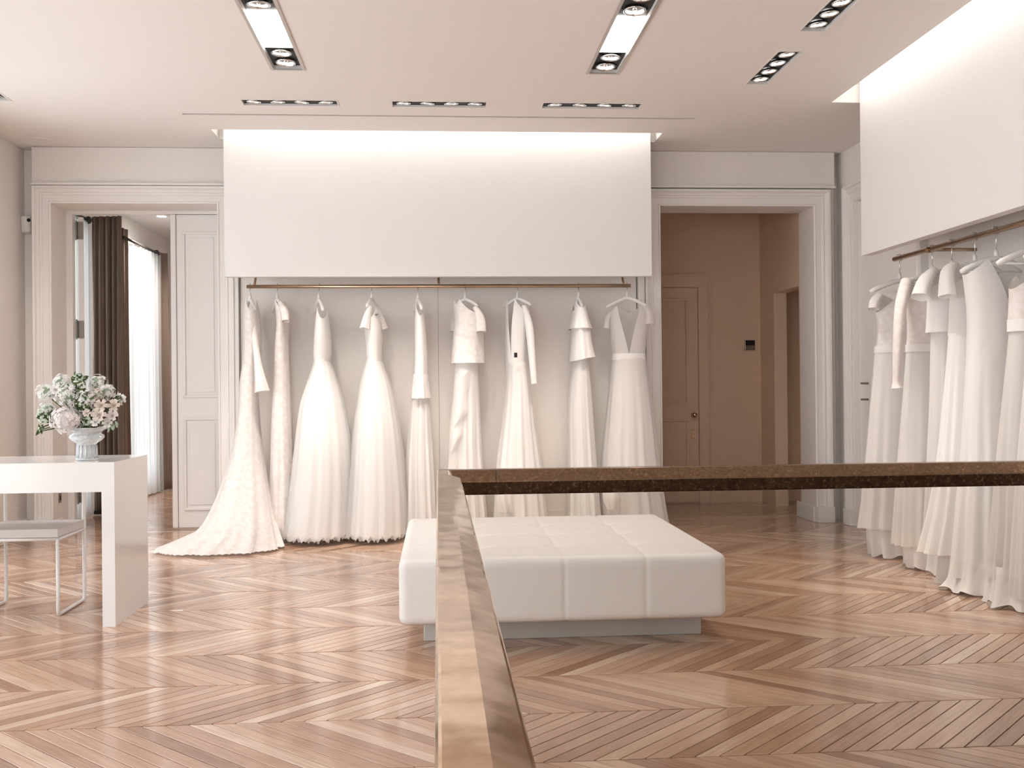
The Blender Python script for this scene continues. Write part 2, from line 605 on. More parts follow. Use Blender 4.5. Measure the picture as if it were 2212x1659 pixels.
order = sorted(range(len(planks)), key=lambda i: -shown_size(planks[i][0]))
singles = set(i for i in order[:300])
shared = {}
rest_v, rest_f, rest_uv = [], [], []
for i, (q, sgn) in enumerate(planks):
    if i in singles:
        o0 = q[0]
        key = (sgn, tuple((round(p[0] - o0[0], 4), round(p[1] - o0[1], 4)) for p in q))
        if key not in shared:
            vs, fs, uv = plank_geo([(p[0] - o0[0], p[1] - o0[1]) for p in q], sgn)
            shared[key] = plank_mesh('plank', vs, fs, uv)
        o = bpy.data.objects.new('plank', shared[key])
        COL.objects.link(o)
        o.location = (o0[0], o0[1], 0)
        o.parent = floor
    else:
        vs, fs, uv = plank_geo(q, sgn)
        b0 = len(rest_v)
        rest_v += vs; rest_uv += uv
        rest_f += [tuple(b0 + a for a in f) for f in fs]
pf = bpy.data.objects.new('parquet_field', plank_mesh('parquet_field', rest_v, rest_f, rest_uv))
COL.objects.link(pf)
pf.parent = floor
pf['kind'] = 'stuff'

# ------------------------------------------------------------------ ceiling with recesses
STRIP_L = (-0.946, -0.772); STRIP_R = (0.922, 1.097); STRIP_Y = (4.30, 6.145)
H_FIX = [(-1.261, -0.639), (-0.285, 0.344), (0.716, 1.385)]; H_Y = (6.80, 6.935)
V_FIX = [(1.94, 2.085, 5.70, 6.335), (1.94, 2.085, 4.74, 5.37), (-2.88, -2.735, 6.25, 6.885)]
SLOT_B = (-1.615, 1.69, 7.594, 7.875)
SLOT_R = (2.645, 2.915, 0.6, 6.725)  # slot, panel and tube run on unseen, lengthened to brighten the handrail
VENT = (-1.72, 1.84, 7.165, 7.20)
holes = [(STRIP_L[0], STRIP_L[1], *STRIP_Y), (STRIP_R[0], STRIP_R[1], *STRIP_Y), SLOT_B, SLOT_R, VENT]
holes += [(a, b, *H_Y) for a, b in H_FIX] + V_FIX
struct('ceiling', holed(WX0 - .2, WX1 + .2, ROOM_Y0 - .2, BACK, CEIL, CEIL + 0.12, holes, 'xyz'), 'ceiling', label='plain ceiling with recessed light slots')


def cove_box(name, s, z1=3.30):
    mb = MB()
    x0, x1, y0, y1 = s
    t = 0.02; z0 = CEIL + 0.121
    mb.box(x0 - t, x0, y0 - t, y1 + t, z0, z1); mb.box(x1, x1 + t, y0 - t, y1 + t, z0, z1)
    mb.box(x0, x1, y0 - t, y0, z0, z1); mb.box(x0, x1, y1, y1 + t, z0, z1); mb.box(x0 - t, x1 + t, y0 - t, y1 + t, z1, z1 + t)
    return struct(name, mb, 'panel')


cove_box('ceiling_recess', SLOT_B)
cove_box('ceiling_recess', SLOT_R)

# hanging display panels
PB_Z, PR_Z = 1.960, 1.975
struct('wall_back_panel', MB().box(-1.568, 1.642, 7.79, 7.86, PB_Z, 3.28), 'panel', label='white panel hung in front of the back wall')
struct('wall_right_panel', MB().box(2.83, 2.90, 0.65, 6.70, PR_Z, 3.28), 'panel', label='white panel hung along the right wall')

t = thing('cove_light', 'lit cove strip above the white back panel', 'light', (0, 7.69, 3.2), 'cove lights')
obj('tube_light', MB().box(-1.58, 1.66, 7.615, 7.655, 3.20, 3.225), 'cove', t)
obj('mounting_bar', MB().box(-1.60, 1.675, 7.61, 7.66, 3.226, 3.25), 'plastic', t)
t = thing('cove_light', 'lit cove strip above the white right hand panel', 'light', (2.7, 5, 3.2), 'cove lights')
obj('tube_light', MB().box(2.665, 2.705, 0.65, 6.69, 3.20, 3.225), 'cove', t)
obj('mounting_bar', MB().box(2.66, 2.71, 0.63, 6.705, 3.226, 3.25), 'plastic', t)

# ------------------------------------------------------------------ walls
lo, ro = LD, RD
struct('wall_back', holed(-3.095, 3.232, 0.0, CEIL - .001, WY, BACK, [(LD[0], LD[1], -1, LD[2]), (RD[0], RD[1], -1, RD[2])], 'xzy'), 'wall', label='back wall with two tall doorways')
struct('wall_back_corner_left', MB().box(WX0, -3.096, WY + .10, BACK, 0, CEIL - .001), 'wall')
struct('wall_back_corner_right', MB().box(3.233, WX1, WY + .10, BACK, 0, CEIL - .001), 'wall')
WINS = [(-1.6, -0.1), (1.0, 2.5), (3.4, 4.9), (5.6, 7.0)]
FWINS = [(8.75, 9.50), (10.50, 11.62)]
lw = [(a, b, 0.06, 2.6) for a, b in WINS]
struct('wall_left', holed(ROOM_Y0 - .2, BACK, -0.1, CEIL - .001, WX0 - .3, WX0, lw, 'yzx'), 'wall', label='left side wall')
struct('wall_right', holed(ROOM_Y0 - .2, BACK, -0.1, CEIL - .001, WX1, WX1 + .25, [(6.85, 7.92, -1, 2.56)], 'yzx'), 'wall', label='right side wall')

struct('wall_rear', holed(WX0, WX1, -0.1, CEIL - .001, ROOM_Y0 - .2, ROOM_Y0, [(-3.1, -2.0, .06, 2.7), (-1.9, -1.1, .06, 2.7), (-1.0, -.2, .06, 2.7)], 'xzy'), 'wall', label='rear wall behind the camera')  # the three unseen openings are added, sized and placed for fill light

REAR_FILL = [(-3.1, -2.0), (-1.9, -1.1), (-1.0, -.2)]
for a, b in WINS:
    portal(WX0 - .29, (a + b) / 2, 1.33, 2.54, b - a, (0, -PI / 2, 0))
for a, b in FWINS:
    portal(WX0 - .29, (a + b) / 2, 1.36, 2.60, b - a, (0, -PI / 2, 0))
for a, b in REAR_FILL:
    portal((a + b) / 2, ROOM_Y0 - .19, 1.38, b - a, 2.64, (PI / 2, 0, 0))
# tall windows of the left wall (daylight)
for i, (a, b) in enumerate(WINS):
    mb = MB()
    x0, x1 = WX0 - .2, WX0 - .14
    mb.box(x0, x1, a, a + .06, .06, 2.6); mb.box(x0, x1, b - .06, b, .06, 2.6)
    mb.box(x0, x1, (a + b) / 2 - .05, (a + b) / 2 + .05, .06, 2.6)
    mb.box(x0, x1, a, b, .06, .16); mb.box(x0, x1, a, b, 2.5, 2.6); mb.box(x0, x1, a, b, 2.0, 2.05)
    struct('window_%d' % (i + 1), mb, 'trim', label='tall white casement window')


def casing(name, x0, x1, h, y, prof, mat='trim', plane='y', sign=-1, plinth=0.13, label=None, base_ext=0.012):
    """architrave swept round an opening; prof = (offset outwards, projection)"""
    mb = MB()

    def P(a, p, z):
        return (a, y + sign * p, z) if plane == 'y' else (y + sign * p, a, z)
    rings = [[P(x0 - o, p, 0), P(x0 - o, p, h + o), P(x1 + o, p, h + o), P(x1 + o, p, 0)] for o, p in prof]
    vs = [q for r in rings for q in r]
    fs = []
    for i in range(len(prof) - 1):
        for k in range(3):
            fs.append((i * 4 + k, i * 4 + k + 1, (i + 1) * 4 + k + 1, (i + 1) * 4 + k))
    mb.add(vs, fs)
    o = struct(name, mb, mat, label=label)
    if plinth:
        om = max(q[0] for q in prof); pm = max(q[1] for q in prof) + base_ext
        for a0, a1 in ((x0 - om - .004, x0 + .001), (x1 - .001, x1 + om + .004)):
            b = MB()
            if plane == 'y':
                b.box(a0, a1, y, y + sign * pm, 0, plinth)
            else:
                b.box(y, y + sign * pm, a0, a1, 0, plinth)
            obj('plinth_block', b, mat, o, bevel=.006)
    return o


PROF = [(0, 0), (0, .022), (.012, .028), (.018, .022), (.062, .022), (.066, .032), (.078, .036), (.084, .028), (.105, .04), (.112, .058), (.128, .06), (.133, .052), (.133, 0)]
casing('trim_1', LD[0], LD[1], LD[2], WY, PROF, label='moulded white door surround on the left')
casing('trim_2', RD[0], RD[1], RD[2], WY, PROF, label='moulded white door surround on the right')
casing('trim_3', 6.85, 7.92, 2.56, WX1, PROF, plane='x', label='moulded door surround on the right side wall')

# shadow line strips above the door surrounds, fields of the bays
for i, (a, b) in enumerate(((-3.094, -1.57), (1.66, 3.231))):
    struct('trim_%d' % (4 + i), MB().box(a, b, WY - .066, WY, 2.706, 2.722), 'trim')
    struct('trim_%d' % (6 + i), MB().box(a, b, WY - .03, WY - .0005, 2.728, CEIL - .003), 'wall')

# wall field behind the gowns: framed recess with a dark joint
x0, x1 = -1.53, 1.60
mb = MB()
for a, b in ((x0 - .045, x0 - .006), (x1 + .006, x1 + .06)):
    mb.box(a, b, WY - .05, WY, 0, 2.6)
struct('trim_8', mb, 'trim', bevel=.004)
fld = struct('wall_back_field', MB().box(x0, x1, WY - .004, WY - .0005, 0.0, 2.6), 'black')
for a, b in ((x0 + .006, 0.0095), (0.0115, x1 - .006)):
    obj('field_panel', MB().box(a, b, WY - .022, WY - .0045, 0.13, 2.6), 'wall', fld)
    obj('skirting', MB().box(a, b, WY - .036, WY - .0045, 0.0, 0.128), 'wall', fld)

# baseboards
def base(name, mb):
    return struct(name, mb, 'trim', bevel=.006)
base('baseboard_left', MB().box(WX0, WX0 + .02, ROOM_Y0, WY + .1, 0, .13))
base('baseboard_right', MB().box(WX1 - .02, WX1, ROOM_Y0, 6.70, 0, .13))
base('baseboard_doorway_right', MB().box(RD[1] - .018, RD[1], WY + .002, BACK + .08, 0, .13))
base('baseboard_doorway_left', MB().box(LD[0], LD[0] + .014, WY + .002, 8.36, 0, .13))


# ------------------------------------------------------------------ doors
def panel_leaf(parent, x0, x1, z0, z1, y0, y1, panels, mat, face=-1):
    """door leaf in the xz plane with framed panels standing off the face"""
    obj('leaf', MB().box(x0, x1, y0, y1, z0, z1), mat, parent, bevel=.003)
    yf = y0 if face < 0 else y1
    for (a0, a1, b0, b1) in panels:
        mb = MB()
        w = .022
        pr = face * .012
        for (p, q, r, s) in ((a0, a1, b0, b0 + w), (a0, a1, b1 - w, b1), (a0, a0 + w, b0 + w, b1 - w), (a1 - w, a1, b0 + w, b1 - w)):
            mb.box(p, q, yf, yf + pr, r, s)
        pm = obj('panel_moulding', mb, mat, parent, bevel=.005)
        obj('panel_field', MB().box(a0 + .045, a1 - .045, yf, yf + face * .006, b0 + .045, b1 - .045), mat, pm, bevel=.003)


# left doorway: frame, right leaf shut, left leaf folded open into the next room
d1 = bpy.data.objects.new('door_1', None); COL.objects.link(d1); d1['kind'] = 'structure'
d1['label'] = 'panelled grey white double door, one leaf open'
mb = MB(); mb.box(LD[0], LD[1], 8.50, 8.56, 2.542, LD[2] - .001); mb.box(LD[0], LD[0] + .05, 8.50, 8.56, 0, 2.542)
obj('frame', mb, 'trim', d1)
panel_leaf(d1, -2.092, -1.702, 0.012, 2.538, 8.50, 8.545, [(-2.045, -1.75, 1.06, 2.40), (-2.045, -1.75, 0.15, 0.90)], 'door')
obj('meeting_stile', MB().box(-2.135, -2.094, 8.485, 8.55, 0.012, 2.538), 'door', d1, bevel=.004)
lf_ = obj('leaf', MB().box(-.02, .02, 0, .70, 0.012, 2.53), 'door', d1, bevel=.003)
lf_.location = (-2.865, 8.578, 0); lf_.rotation_euler = (0, 0, math.radians(22))
for zc in (2.42, 1.62, 0.29):
    h = obj('hinge', MB().box(-2.906, -2.888, 8.56, 8.59, zc - .07, zc + .07), 'hinge', d1)
    obj('hinge_plate', MB().box(-2.886, -2.846, 8.568, 8.5745, zc - .07, zc + .07), 'hinge', h)
    obj('pin', MB().tube([(-2.897, 8.556, zc - .08), (-2.897, 8.556, zc + .08)], .007, 8), 'hinge', h)

# corridor door
d2 = bpy.data.objects.new('door_2', None); COL.objects.link(d2); d2['kind'] = 'structure'
d2['label'] = 'closed panelled corridor door with brass knob'
panel_leaf(d2, 1.72, 2.482, 0.012, 2.052, COR_Y - .02, COR_Y + .02, [(1.80, 2.385, .94, 1.95), (1.80, 2.385, .12, .80)], 'hall')
kn = obj('knob', MB().lathe([(0, -.03), (.02, -.028), (.026, -.01), (.018, .008), (.008, .016), (.008, .035), (.022, .04), (.022, .045), (0, .045)], 14), 'brass', d2, smooth=True)
kn.rotation_euler = (-PI / 2, 0, 0); kn.location = (2.43, COR_Y - .07, .84)
obj('lock_plate', MB().box(2.41, 2.45, COR_Y - .026, COR_Y - .02, .62, .70), 'rail_brass', d2)
casing('trim_9', 1.715, 2.49, 2.06, COR_Y, [(0, 0), (0, .02), (.02, .026), (.09, .026), (.105, .04), (.12, .04), (.12, 0)], 'hall', plinth=0)

# right side wall door
d3 = bpy.data.objects.new('door_3', None); COL.objects.link(d3); d3['kind'] = 'structure'
d3['label'] = 'closed white door in the right side wall'
obj('leaf', MB().box(WX1 + .02, WX1 + .06, 6.852, 7.918, .012, 2.556), 'trim', d3)
for zc in (1.124, 1.0):
    obj('handle', MB().tube([(WX1 + .02, 7.76, zc), (WX1 - .035, 7.76, zc), (WX1 - .035, 7.71, zc)], .008, 8), 'hinge', d3)

# ------------------------------------------------------------------ room beyond the left doorway
struct('wall_far_left', holed(BACK, FAR_Y + .2, -.1, 3.05, WX0 - .3, WX0, [(a, b, .06, 2.66) for a, b in FWINS], 'yzx'), 'trim', label='window wall of the next room')
struct('wall_far_back', MB().box(WX0 - .3, FAR_X1 + .1, FAR_Y, FAR_Y + .15, 0, 3.05), 'trim')
struct('wall_far_right', MB().box(FAR_X1, FAR_X1 + .1, BACK + .001, FAR_Y, 0, 3.05), 'trim')
struct('ceiling_far', MB().box(WX0 - .3, FAR_X1 + .1, BACK + .001, FAR_Y + .15, 2.93, 3.06), 'panel')
for i, (a, b) in enumerate(FWINS):
    mb = MB()
    x0, x1 = WX0 - .2, WX0 - .15
    mb.box(x0, x1, a, a + .05, .06, 2.66); mb.box(x0, x1, b - .05, b, .06, 2.66); mb.box(x0, x1, a, b, .06, .14); mb.box(x0, x1, a, b, 2.6, 2.66)
    w = struct('window_%d' % (5 + i), mb, 'trim', label='tall window of the next room')
    obj('pane', MB().box(WX0 - .178, WX0 - .174, a + .05, b - .05, .14, 2.6), 'glass', w)
mb = MB().lathe([(0, 0), (.045, 0), (.045, -.004), (.06, -.006), (.06, 0)], 20)
t = thing('downlight', 'small lit downlight in the ceiling of the next room', 'light', (-2.84, 10.94, 2.93))
obj('trim_ring', MB().lathe([(.045, 2.928), (.062, 2.924), (.064, 2.9295)], 20, (-2.84, 10.94, 0)), 'plastic', t)
ld = bpy.data.lights.new('downlight', 'SPOT'); ld.energy = 90; ld.spot_size = 2.4; ld.spot_blend = 1.0; ld.shadow_soft_size = .05; ld.color = LAMP_COL
lo_ = bpy.data.objects.new('downlight_beam', ld); COL.objects.link(lo_); lo_.parent = t; lo_.location = (0, 0, -.02)
obj('lamp_disc', MB().lathe([(0, 2.9275), (.044, 2.9275), (.044, 2.9299)], 20, (-2.84, 10.94, 0)), 'far_lamp', t)


def drape(name, p0, p1, ztop, zbot, waves, amp, mat, parent, pinch=None, th=.006, n=90, flare=0.0):
    """hanging cloth between two floor points with folds; pinch=(z, factor)"""
    mb = MB()
    d = Vector((p1[0] - p0[0], p1[1] - p0[1])); Ln = d.length; d.normalize(); nrm = Vector((-d.y, d.x))
    rows = 26
    grid = []
    for j in range(rows + 1):
        z = ztop + (zbot - ztop) * j / rows
        f = 1.0 + flare * j / rows
        if pinch:
            f *= 1 - pinch[1] * math.exp(-((z - pinch[0]) / .35) ** 2)
        row = []
        for i in range(n + 1):
            u = i / n
            a = amp * (0.75 + .25 * math.sin(3 * u * 7 + 1.3)) * (0.55 + .45 * j / rows)
            w = a * (math.sin(2 * PI * waves * u + .6 * math.sin(j * .12)) + .35 * math.sin(2 * PI * waves * 2.3 * u + 1.1 + j * .05))
            along = Ln / 2 + (u - .5) * Ln * f
            row.append((p0[0] + d.x * along + nrm.x * w, p0[1] + d.y * along + nrm.y * w, z))
        grid.append(row)
    vs = [q for r in grid for q in r]
    fs = [(j * (n + 1) + i, j * (n + 1) + i + 1, (j + 1) * (n + 1) + i + 1, (j + 1) * (n + 1) + i) for j in range(rows) for i in range(n)]
    mb.add(vs, fs)
    o = obj(name, mb, mat, parent, smooth=True)
    s = o.modifiers.new('thickness', 'SOLIDIFY'); s.thickness = th
    return o


t = thing('curtain', 'heavy taupe curtain gathered beside the open door leaf', 'curtain', (-2.97, 9.58, 0), 'taupe curtains')
drape('panel', (-3.115, 9.60), (-2.835, 9.56), 2.70, .012, 5, .05, 'curtain', t)
obj('lining_hem', MB().box(-3.10, -2.85, 9.53, 9.63, .012, .04), 'black', t)
t = thing('curtain', 'taupe curtain bunched at the far window', 'curtain', (-3.1, 11.78, 0), 'taupe curtains')
drape('panel', (-3.14, 11.66), (-3.02, 11.86), 2.66, .012, 3, .03, 'curtain', t, flare=.4)
t = thing('curtain', 'narrow taupe curtain edge between the two windows', 'curtain', (-3.1, 10.6, 0), 'taupe curtains')
drape('panel', (-3.12, 10.38), (-3.10, 10.62), 2.74, .012, 3, .03, 'curtain', t)
t = thing('sheer_curtain', 'bright white sheer by the black rod end of the near window', 'curtain', (-3.1, 9.2, 0), 'white sheers')
drape('panel', (-3.11, 8.80), (-3.09, 9.50), 2.62, .015, 8, .022, 'sheer', t, th=.002)
t = thing('sheer_curtain', 'long white sheer tied back at the far window', 'curtain', (-3.1, 11.2, 0), 'white sheers')
drape('panel', (-3.10, 10.72), (-3.06, 11.72), 2.62, .015, 9, .028, 'sheer', t, th=.002)
for nm, y0, y1 in (('black curtain rod with ball end at near window', 8.62, 9.40), ('black curtain rod with ball end at far window', 10.45, 11.64)):
    t = thing('curtain_rod', nm, 'curtain rod', (-3.08, (y0 + y1) / 2, 2.64), 'curtain rods')
    obj('rod', MB().tube([(-3.08, y0, 2.64), (-3.08, y1, 2.64)], .014, 10), 'dark_metal', t, smooth=True)
    obj('finial', MB().lathe([(0, -.035), (.02, -.028), (.033, 0), (.02, .028), (0, .035)], 14, (-3.08, y1 + .01, 2.64)), 'dark_metal', t, smooth=True)
    obj('bracket', MB().box(WX0, -3.07, y1 - .06, y1 - .045, 2.63, 2.65), 'dark_metal', t)
t = thing('tie_back', 'pale cloth tie-back hanging beside the taupe curtain', 'tie-back', (-3.17, 10.2, 1.3))
drape('ribbon', (-3.18, 10.30), (-3.15, 10.02), 1.62, .72, 2, .012, 'satin', t, n=30, flare=.5)
obj('hook', MB().tube([(-3.20, 10.16, 1.66), (-3.13, 10.16, 1.66), (-3.12, 10.16, 1.62), (-3.15, 10.16, 1.60)], .006, 8), 'dark_metal', t, smooth=True)

# ------------------------------------------------------------------ corridor beyond the right doorway
struct('wall_corridor_back', MB().box(1.2, 4.7, COR_Y, COR_Y + .15, 0, 3.05), 'hall')
struct('wall_corridor_right', holed(BACK + .001, COR_Y, 0, 3.05, COR_X1, COR_X1 + .12, [(8.60, 9.32, -1, 1.965)], 'yzx'), 'hall')
struct('wall_corridor_left', MB().box(1.1, 1.2, BACK + .001, COR_Y, 0, 3.05), 'hall')
struct('wall_corridor_end', MB().box(4.6, 4.7, BACK + .001, COR_Y, 0, 3.05), 'hall')
struct('wall_corridor_front', MB().box(3.22, 4.7, BACK + .001, BACK + .06, 0, 3.05), 'hall')
struct('ceiling_corridor', MB().box(1.1, 4.7, BACK + .001, COR_Y + .15, 2.98, 3.1), 'hall')
struct('trim_10', MB().box(COR_X1 - .02, COR_X1, BACK + .002, 8.60, 0, 2.95), 'hall')

# ------------------------------------------------------------------ small wall things
t = thing('motion_sensor', 'small white motion sensor in the left corner', 'sensor', (WX0, 8.25, 2.41))
s = obj('body', MB().prism([(-3.20, 8.22), (-3.155, 8.20), (-3.125, 8.215), (-3.118, 8.25), (-3.14, 8.295), (-3.20, 8.298)], 'z', 2.35, 2.48), 'plastic', t, bevel=.012, seg=3)
obj('lens', MB().lathe([(0, -.012), (.012, -.008), (.014, 0)], 14), 'black', t)
bpy.context.view_layer.update()
ln = t.children[1]; ln.matrix_parent_inverse = Matrix.Translation(-t.location); ln.location = (-3.134, 8.207, 2.445); ln.rotation_euler = (-PI / 2 * .95, 0, .4)

t = thing('thermostat', 'small dark thermostat on the corridor wall', 'thermostat', (2.99, COR_Y, 1.5))
obj('housing', MB().box(2.94, 3.04, COR_Y - .022, COR_Y, 1.455, 1.55), 'hinge', t, bevel=.005)
obj('display', MB().box(2.945, 3.035, COR_Y - .026, COR_Y - .0225, 1.50, 1.546), 'black', t)

t = thing('ceiling_speaker', 'round flush white speaker grille in the ceiling', 'speaker', (-2.975, 7.98, CEIL))
obj('ring', MB().lathe([(.098, CEIL - .0005), (.10, CEIL - .008), (.114, CEIL - .006), (.116, CEIL - .0003)], 36, (-2.975, 7.98, 0)), 'ceiling', t, smooth=True)
obj('grille', MB().lathe([(0, CEIL - .006), (.06, CEIL - .005), (.098, CEIL - .003)], 36, (-2.975, 7.98, 0)), 'ceiling', t)

t = thing('floor_socket_plate', 'small grey plate on the left door jamb', 'plate', (LD[0], 8.3, .28))
obj('plate', MB().box(LD[0], LD[0] + .006, 8.29, 8.34, .25, .325), 'hinge', t)
obj('slot', MB().box(LD[0] + .006, LD[0] + .008, 8.305, 8.325, .27, .305), 'black', t)

t = thing('air_vent', 'long thin air slot in the ceiling before the back panel', 'vent', (0, 7.18, CEIL))
obj('channel', MB().box(VENT[0], VENT[1], VENT[2], VENT[3], CEIL + .035, CEIL + .045), 'frame_metal', t)
for yy in (VENT[2] + .009, VENT[3] - .011):
    obj('blade', MB().box(VENT[0], VENT[1], yy, yy + .003, CEIL + .004, CEIL + .034), 'frame_metal', t)


# ------------------------------------------------------------------ ceiling fixtures
ring_me = MB().lathe([(.048, .004), (.056, .0), (.058, -.010), (.052, -.014), (.048, -.008), (.047, .010), (.048, .004)], 22).mesh('ring')
refl_me = MB().lathe([(.046, -.004), (.036, .022), (.016, .036), (.0, .038)], 22).mesh('reflector')
cap_me = MB().lathe([(0, -.006), (.010, -.004), (.012, .004), (.009, .028)], 14).mesh('bulb_cap')
yoke_me = MB().add([(sx_ * a_, b_ , c_) for b_ in (-.006, .006) for (sx_, a_, c_) in ((-1, .066, -.004), (-1, .058, -.004), (-1, .058, .042), (1, .058, .042), (1, .058, -.004), (1, .066, -.004), (1, .066, .05), (-1, .066, .05))], [(0, 1, 2, 7), (2, 3, 6, 7), (3, 4, 5, 6), (8, 15, 10, 9), (10, 15, 14, 11), (11, 14, 13, 12)] + [(i_, (i_ + 1) % 8, 8 + (i_ + 1) % 8, 8 + i_) for i_ in range(8)]).mesh('yoke')
for me_, mt in ((ring_me, 'chrome'), (refl_me, 'lamp'), (cap_me, 'chrome'), (yoke_me, 'dark_metal')):
    me_.materials.append(M[mt])
    for p in me_.polygons:
        p.use_smooth = True


def gimbal(parent, x, y, z, tilt, spot=True, r=1.0, power=1.0, cone=1.4):
    g = obj('gimbal_lamp', ring_me, None, parent)
    g.location = (x, y, z); g.rotation_euler = [q * .4 for q in tilt]; g.scale = (r, r, r)
    for nm, me_ in (('reflector', refl_me), ('bulb_cap', cap_me), ('yoke', yoke_me)):
        c = bpy.data.objects.new(nm, me_); COL.objects.link(c); c.parent = g
    if spot:
        ld = bpy.data.lights.new('spot', 'SPOT')
        ld.energy = SPOT_POWER * power; ld.color = LAMP_COL; ld.spot_size = cone; ld.spot_blend = 0.9; ld.shadow_soft_size = .045
        lo_ = bpy.data.objects.new('spot', ld); COL.objects.link(lo_); lo_.parent = g
        lo_.location = (0, 0, -.03); lo_.rotation_euler = [q * .6 for q in tilt]
    return g


def housing(parent, x0, x1, y0, y1, depth=.115, zones=None, bz=.020):
    """pale recess with a black baffle plate carrying the lamps"""
    t_ = .004; z0 = CEIL + .002; z1 = CEIL + depth
    e = .0008
    mb = MB()
    x0 += e; x1 -= e; y0 += e; y1 -= e
    mb.box(x0, x0 + t_, y0, y1, z0, z1); mb.box(x1 - t_, x1, y0, y1, z0, z1)
    mb.box(x0 + t_, x1 - t_, y0, y0 + t_, z0, z1); mb.box(x0 + t_, x1 - t_, y1 - t_, y1, z0, z1)
    mb.box(x0, x1, y0, y1, z1, z1 + .01)
    h = obj('housing', mb, 'panel', parent)
    for (a, b) in zones or ((y0 + t_, y1 - t_),):
        obj('baffle', MB().box(x0 + t_, x1 - t_, a, b, CEIL + bz, CEIL + bz + .004), 'black', parent)
    return h


def flange(parent, x0, x1, y0, y1, w, mat, drop=.004):
    mb = MB()
    z0, z1 = CEIL - drop, CEIL - .0005
    mb.box(x0 - w, x0 + .004, y0 - w, y1 + w, z0, z1); mb.box(x1 - .004, x1 + w, y0 - w, y1 + w, z0, z1)
    mb.box(x0 + .004, x1 - .004, y0 - w, y0 + .004, z0, z1); mb.box(x0 + .004, x1 - .004, y1 - .004, y1 + w, z0, z1)
    return obj('frame', mb, mat, parent)


HL = ['left of the three', 'middle of the three', 'right of the three']
for i, (a, b) in enumerate(H_FIX):
    t = thing('recessed_spotlight', 'black recessed four-lamp ceiling spot, %s along the back wall' % HL[i], 'ceiling light', ((a + b) / 2, 6.87, CEIL), 'four-lamp recessed spots')
    housing(t, a, b, *H_Y, bz=.010); flange(t, a, b, *H_Y, .006, 'ceiling', .003)
    for k in range(4):
        gimbal(t, a + (b - a) * (k + .5) / 4, 6.858, CEIL + .007, (.36 if k % 2 else .28, random.uniform(-.2, .2), 0), True, .84, (1.35, 1.15, .8)[i], 0.82)
VL = ['black recessed four-lamp ceiling spot nearest the right panel corner', 'black recessed ceiling spot cut by the top edge on the right', 'black recessed ceiling spot cut by the left edge']
for i, (a, b, c, d) in enumerate(V_FIX):
    t = thing('recessed_spotlight', VL[i], 'ceiling light', ((a + b) / 2, (c + d) / 2, CEIL), 'four-lamp recessed spots')
    housing(t, a, b, c, d); flange(t, a, b, c, d, .006, 'ceiling', .003)
    for k in range(4):
        tl = (random.uniform(-.15, .1), -.24, 0) if a > 0 else (.45, .1, 0)
        gimbal(t, (a + b) / 2, c + (d - c) * (k + .5) / 4, CEIL + .012, tl, k % 2 == 0, .84, 1.2 if a > 0 else .4, .84 if a > 0 else 1.4)
for i, (xs, lab) in enumerate(((STRIP_L, 'long framed ceiling light with glowing panel on the left'), (STRIP_R, 'long framed ceiling light with glowing panel on the right'))):
    t = thing('linear_ceiling_light', lab, 'ceiling light', ((xs[0] + xs[1]) / 2, 5.2, CEIL), 'long ceiling lights')
    x0, x1 = xs
    housing(t, x0, x1, *STRIP_Y, zones=((5.802, 6.14), (4.862, 5.248))); flange(t, x0, x1, *STRIP_Y, .014, 'frame_metal', .006)
    xc = (x0 + x1) / 2
    for (ya, yb) in ((5.25, 5.80), (4.32, 4.86)):
        obj('diffuser', MB().box(x0 + .010, x1 - .010, ya, yb, CEIL + .012, CEIL + .022), 'diffuser', t)
    for yy in (5.88, 6.05, 4.95, 5.14):
        gimbal(t, xc, yy, CEIL + .014, (random.uniform(-.15, .25), random.uniform(-.1, .1), 0), yy > 6 or yy < 5, 1.0, .55 if xc < 0 else .9)

# ------------------------------------------------------------------ clothes rails
t = thing('clothes_rail', 'bronze clothes rail along the back wall under the panel', 'clothes rail', (0, 7.98, 1.905), 'clothes rails')
obj('rod', MB().tube([(-1.441, 7.98, 1.905), (1.512, 7.98, 1.905)], .014, 14), 'rail_brass', t, smooth=True)
for x in (-1.385, .016, 1.46):
    obj('bracket', MB().tube([(x, 7.98, 1.905), (x, 8.06, 2.0), (x, 8.19, 2.03)], .010, 8), 'rail_brass', t, smooth=True)
RX, RZ = 3.0, 1.936
t = thing('clothes_rail', 'dark bronze clothes rail along the right wall under the panel', 'clothes rail', (RX, 5.2, RZ), 'clothes rails')
obj('rod', MB().tube([(RX, 6.577, RZ), (RX, 3.4, RZ)], .016, 14), 'rail_brass', t, smooth=True)
for y in (6.10, 4.6, 3.6):
    obj('bracket', MB().tube([(RX, y, RZ), (RX + .12, y, RZ + .0), (WX1, y, RZ)], .011, 8), 'rail_brass', t, smooth=True)
    obj('clamp', MB().tube([(RX, y - .012, RZ), (RX, y + .012, RZ)], .021, 12), 'rail_brass', t)


# ------------------------------------------------------------------ gowns
def smooth_rows(rows, sub=6):
    """Catmull-Rom through rows of numbers"""
    out = []
    n = len(rows)
    for i in range(n - 1):
        p0, p1, p2, p3 = rows[max(i - 1, 0)], rows[i], rows[i + 1], rows[min(i + 2, n - 1)]
        for k in range(sub):
            s = k / sub
            out.append(tuple(0.5 * (2 * b + (c - a) * s + (2 * a - 5 * b + 4 * c - d) * s * s + (3 * b - a - 3 * c + d) * s ** 3)
                             for a, b, c, d in zip(p0, p1, p2, p3)))
    out.append(tuple(rows[-1]))
    return out


def row_at(rows, z):
    if z >= rows[0][0]:
        return rows[0]
    for a, b in zip(rows, rows[1:]):
        if a[0] >= z >= b[0]:
            s = (a[0] - z) / max(1e-6, a[0] - b[0])
            return tuple(p + (q - p) * s for p, q in zip(a, b))
    return rows[-1]


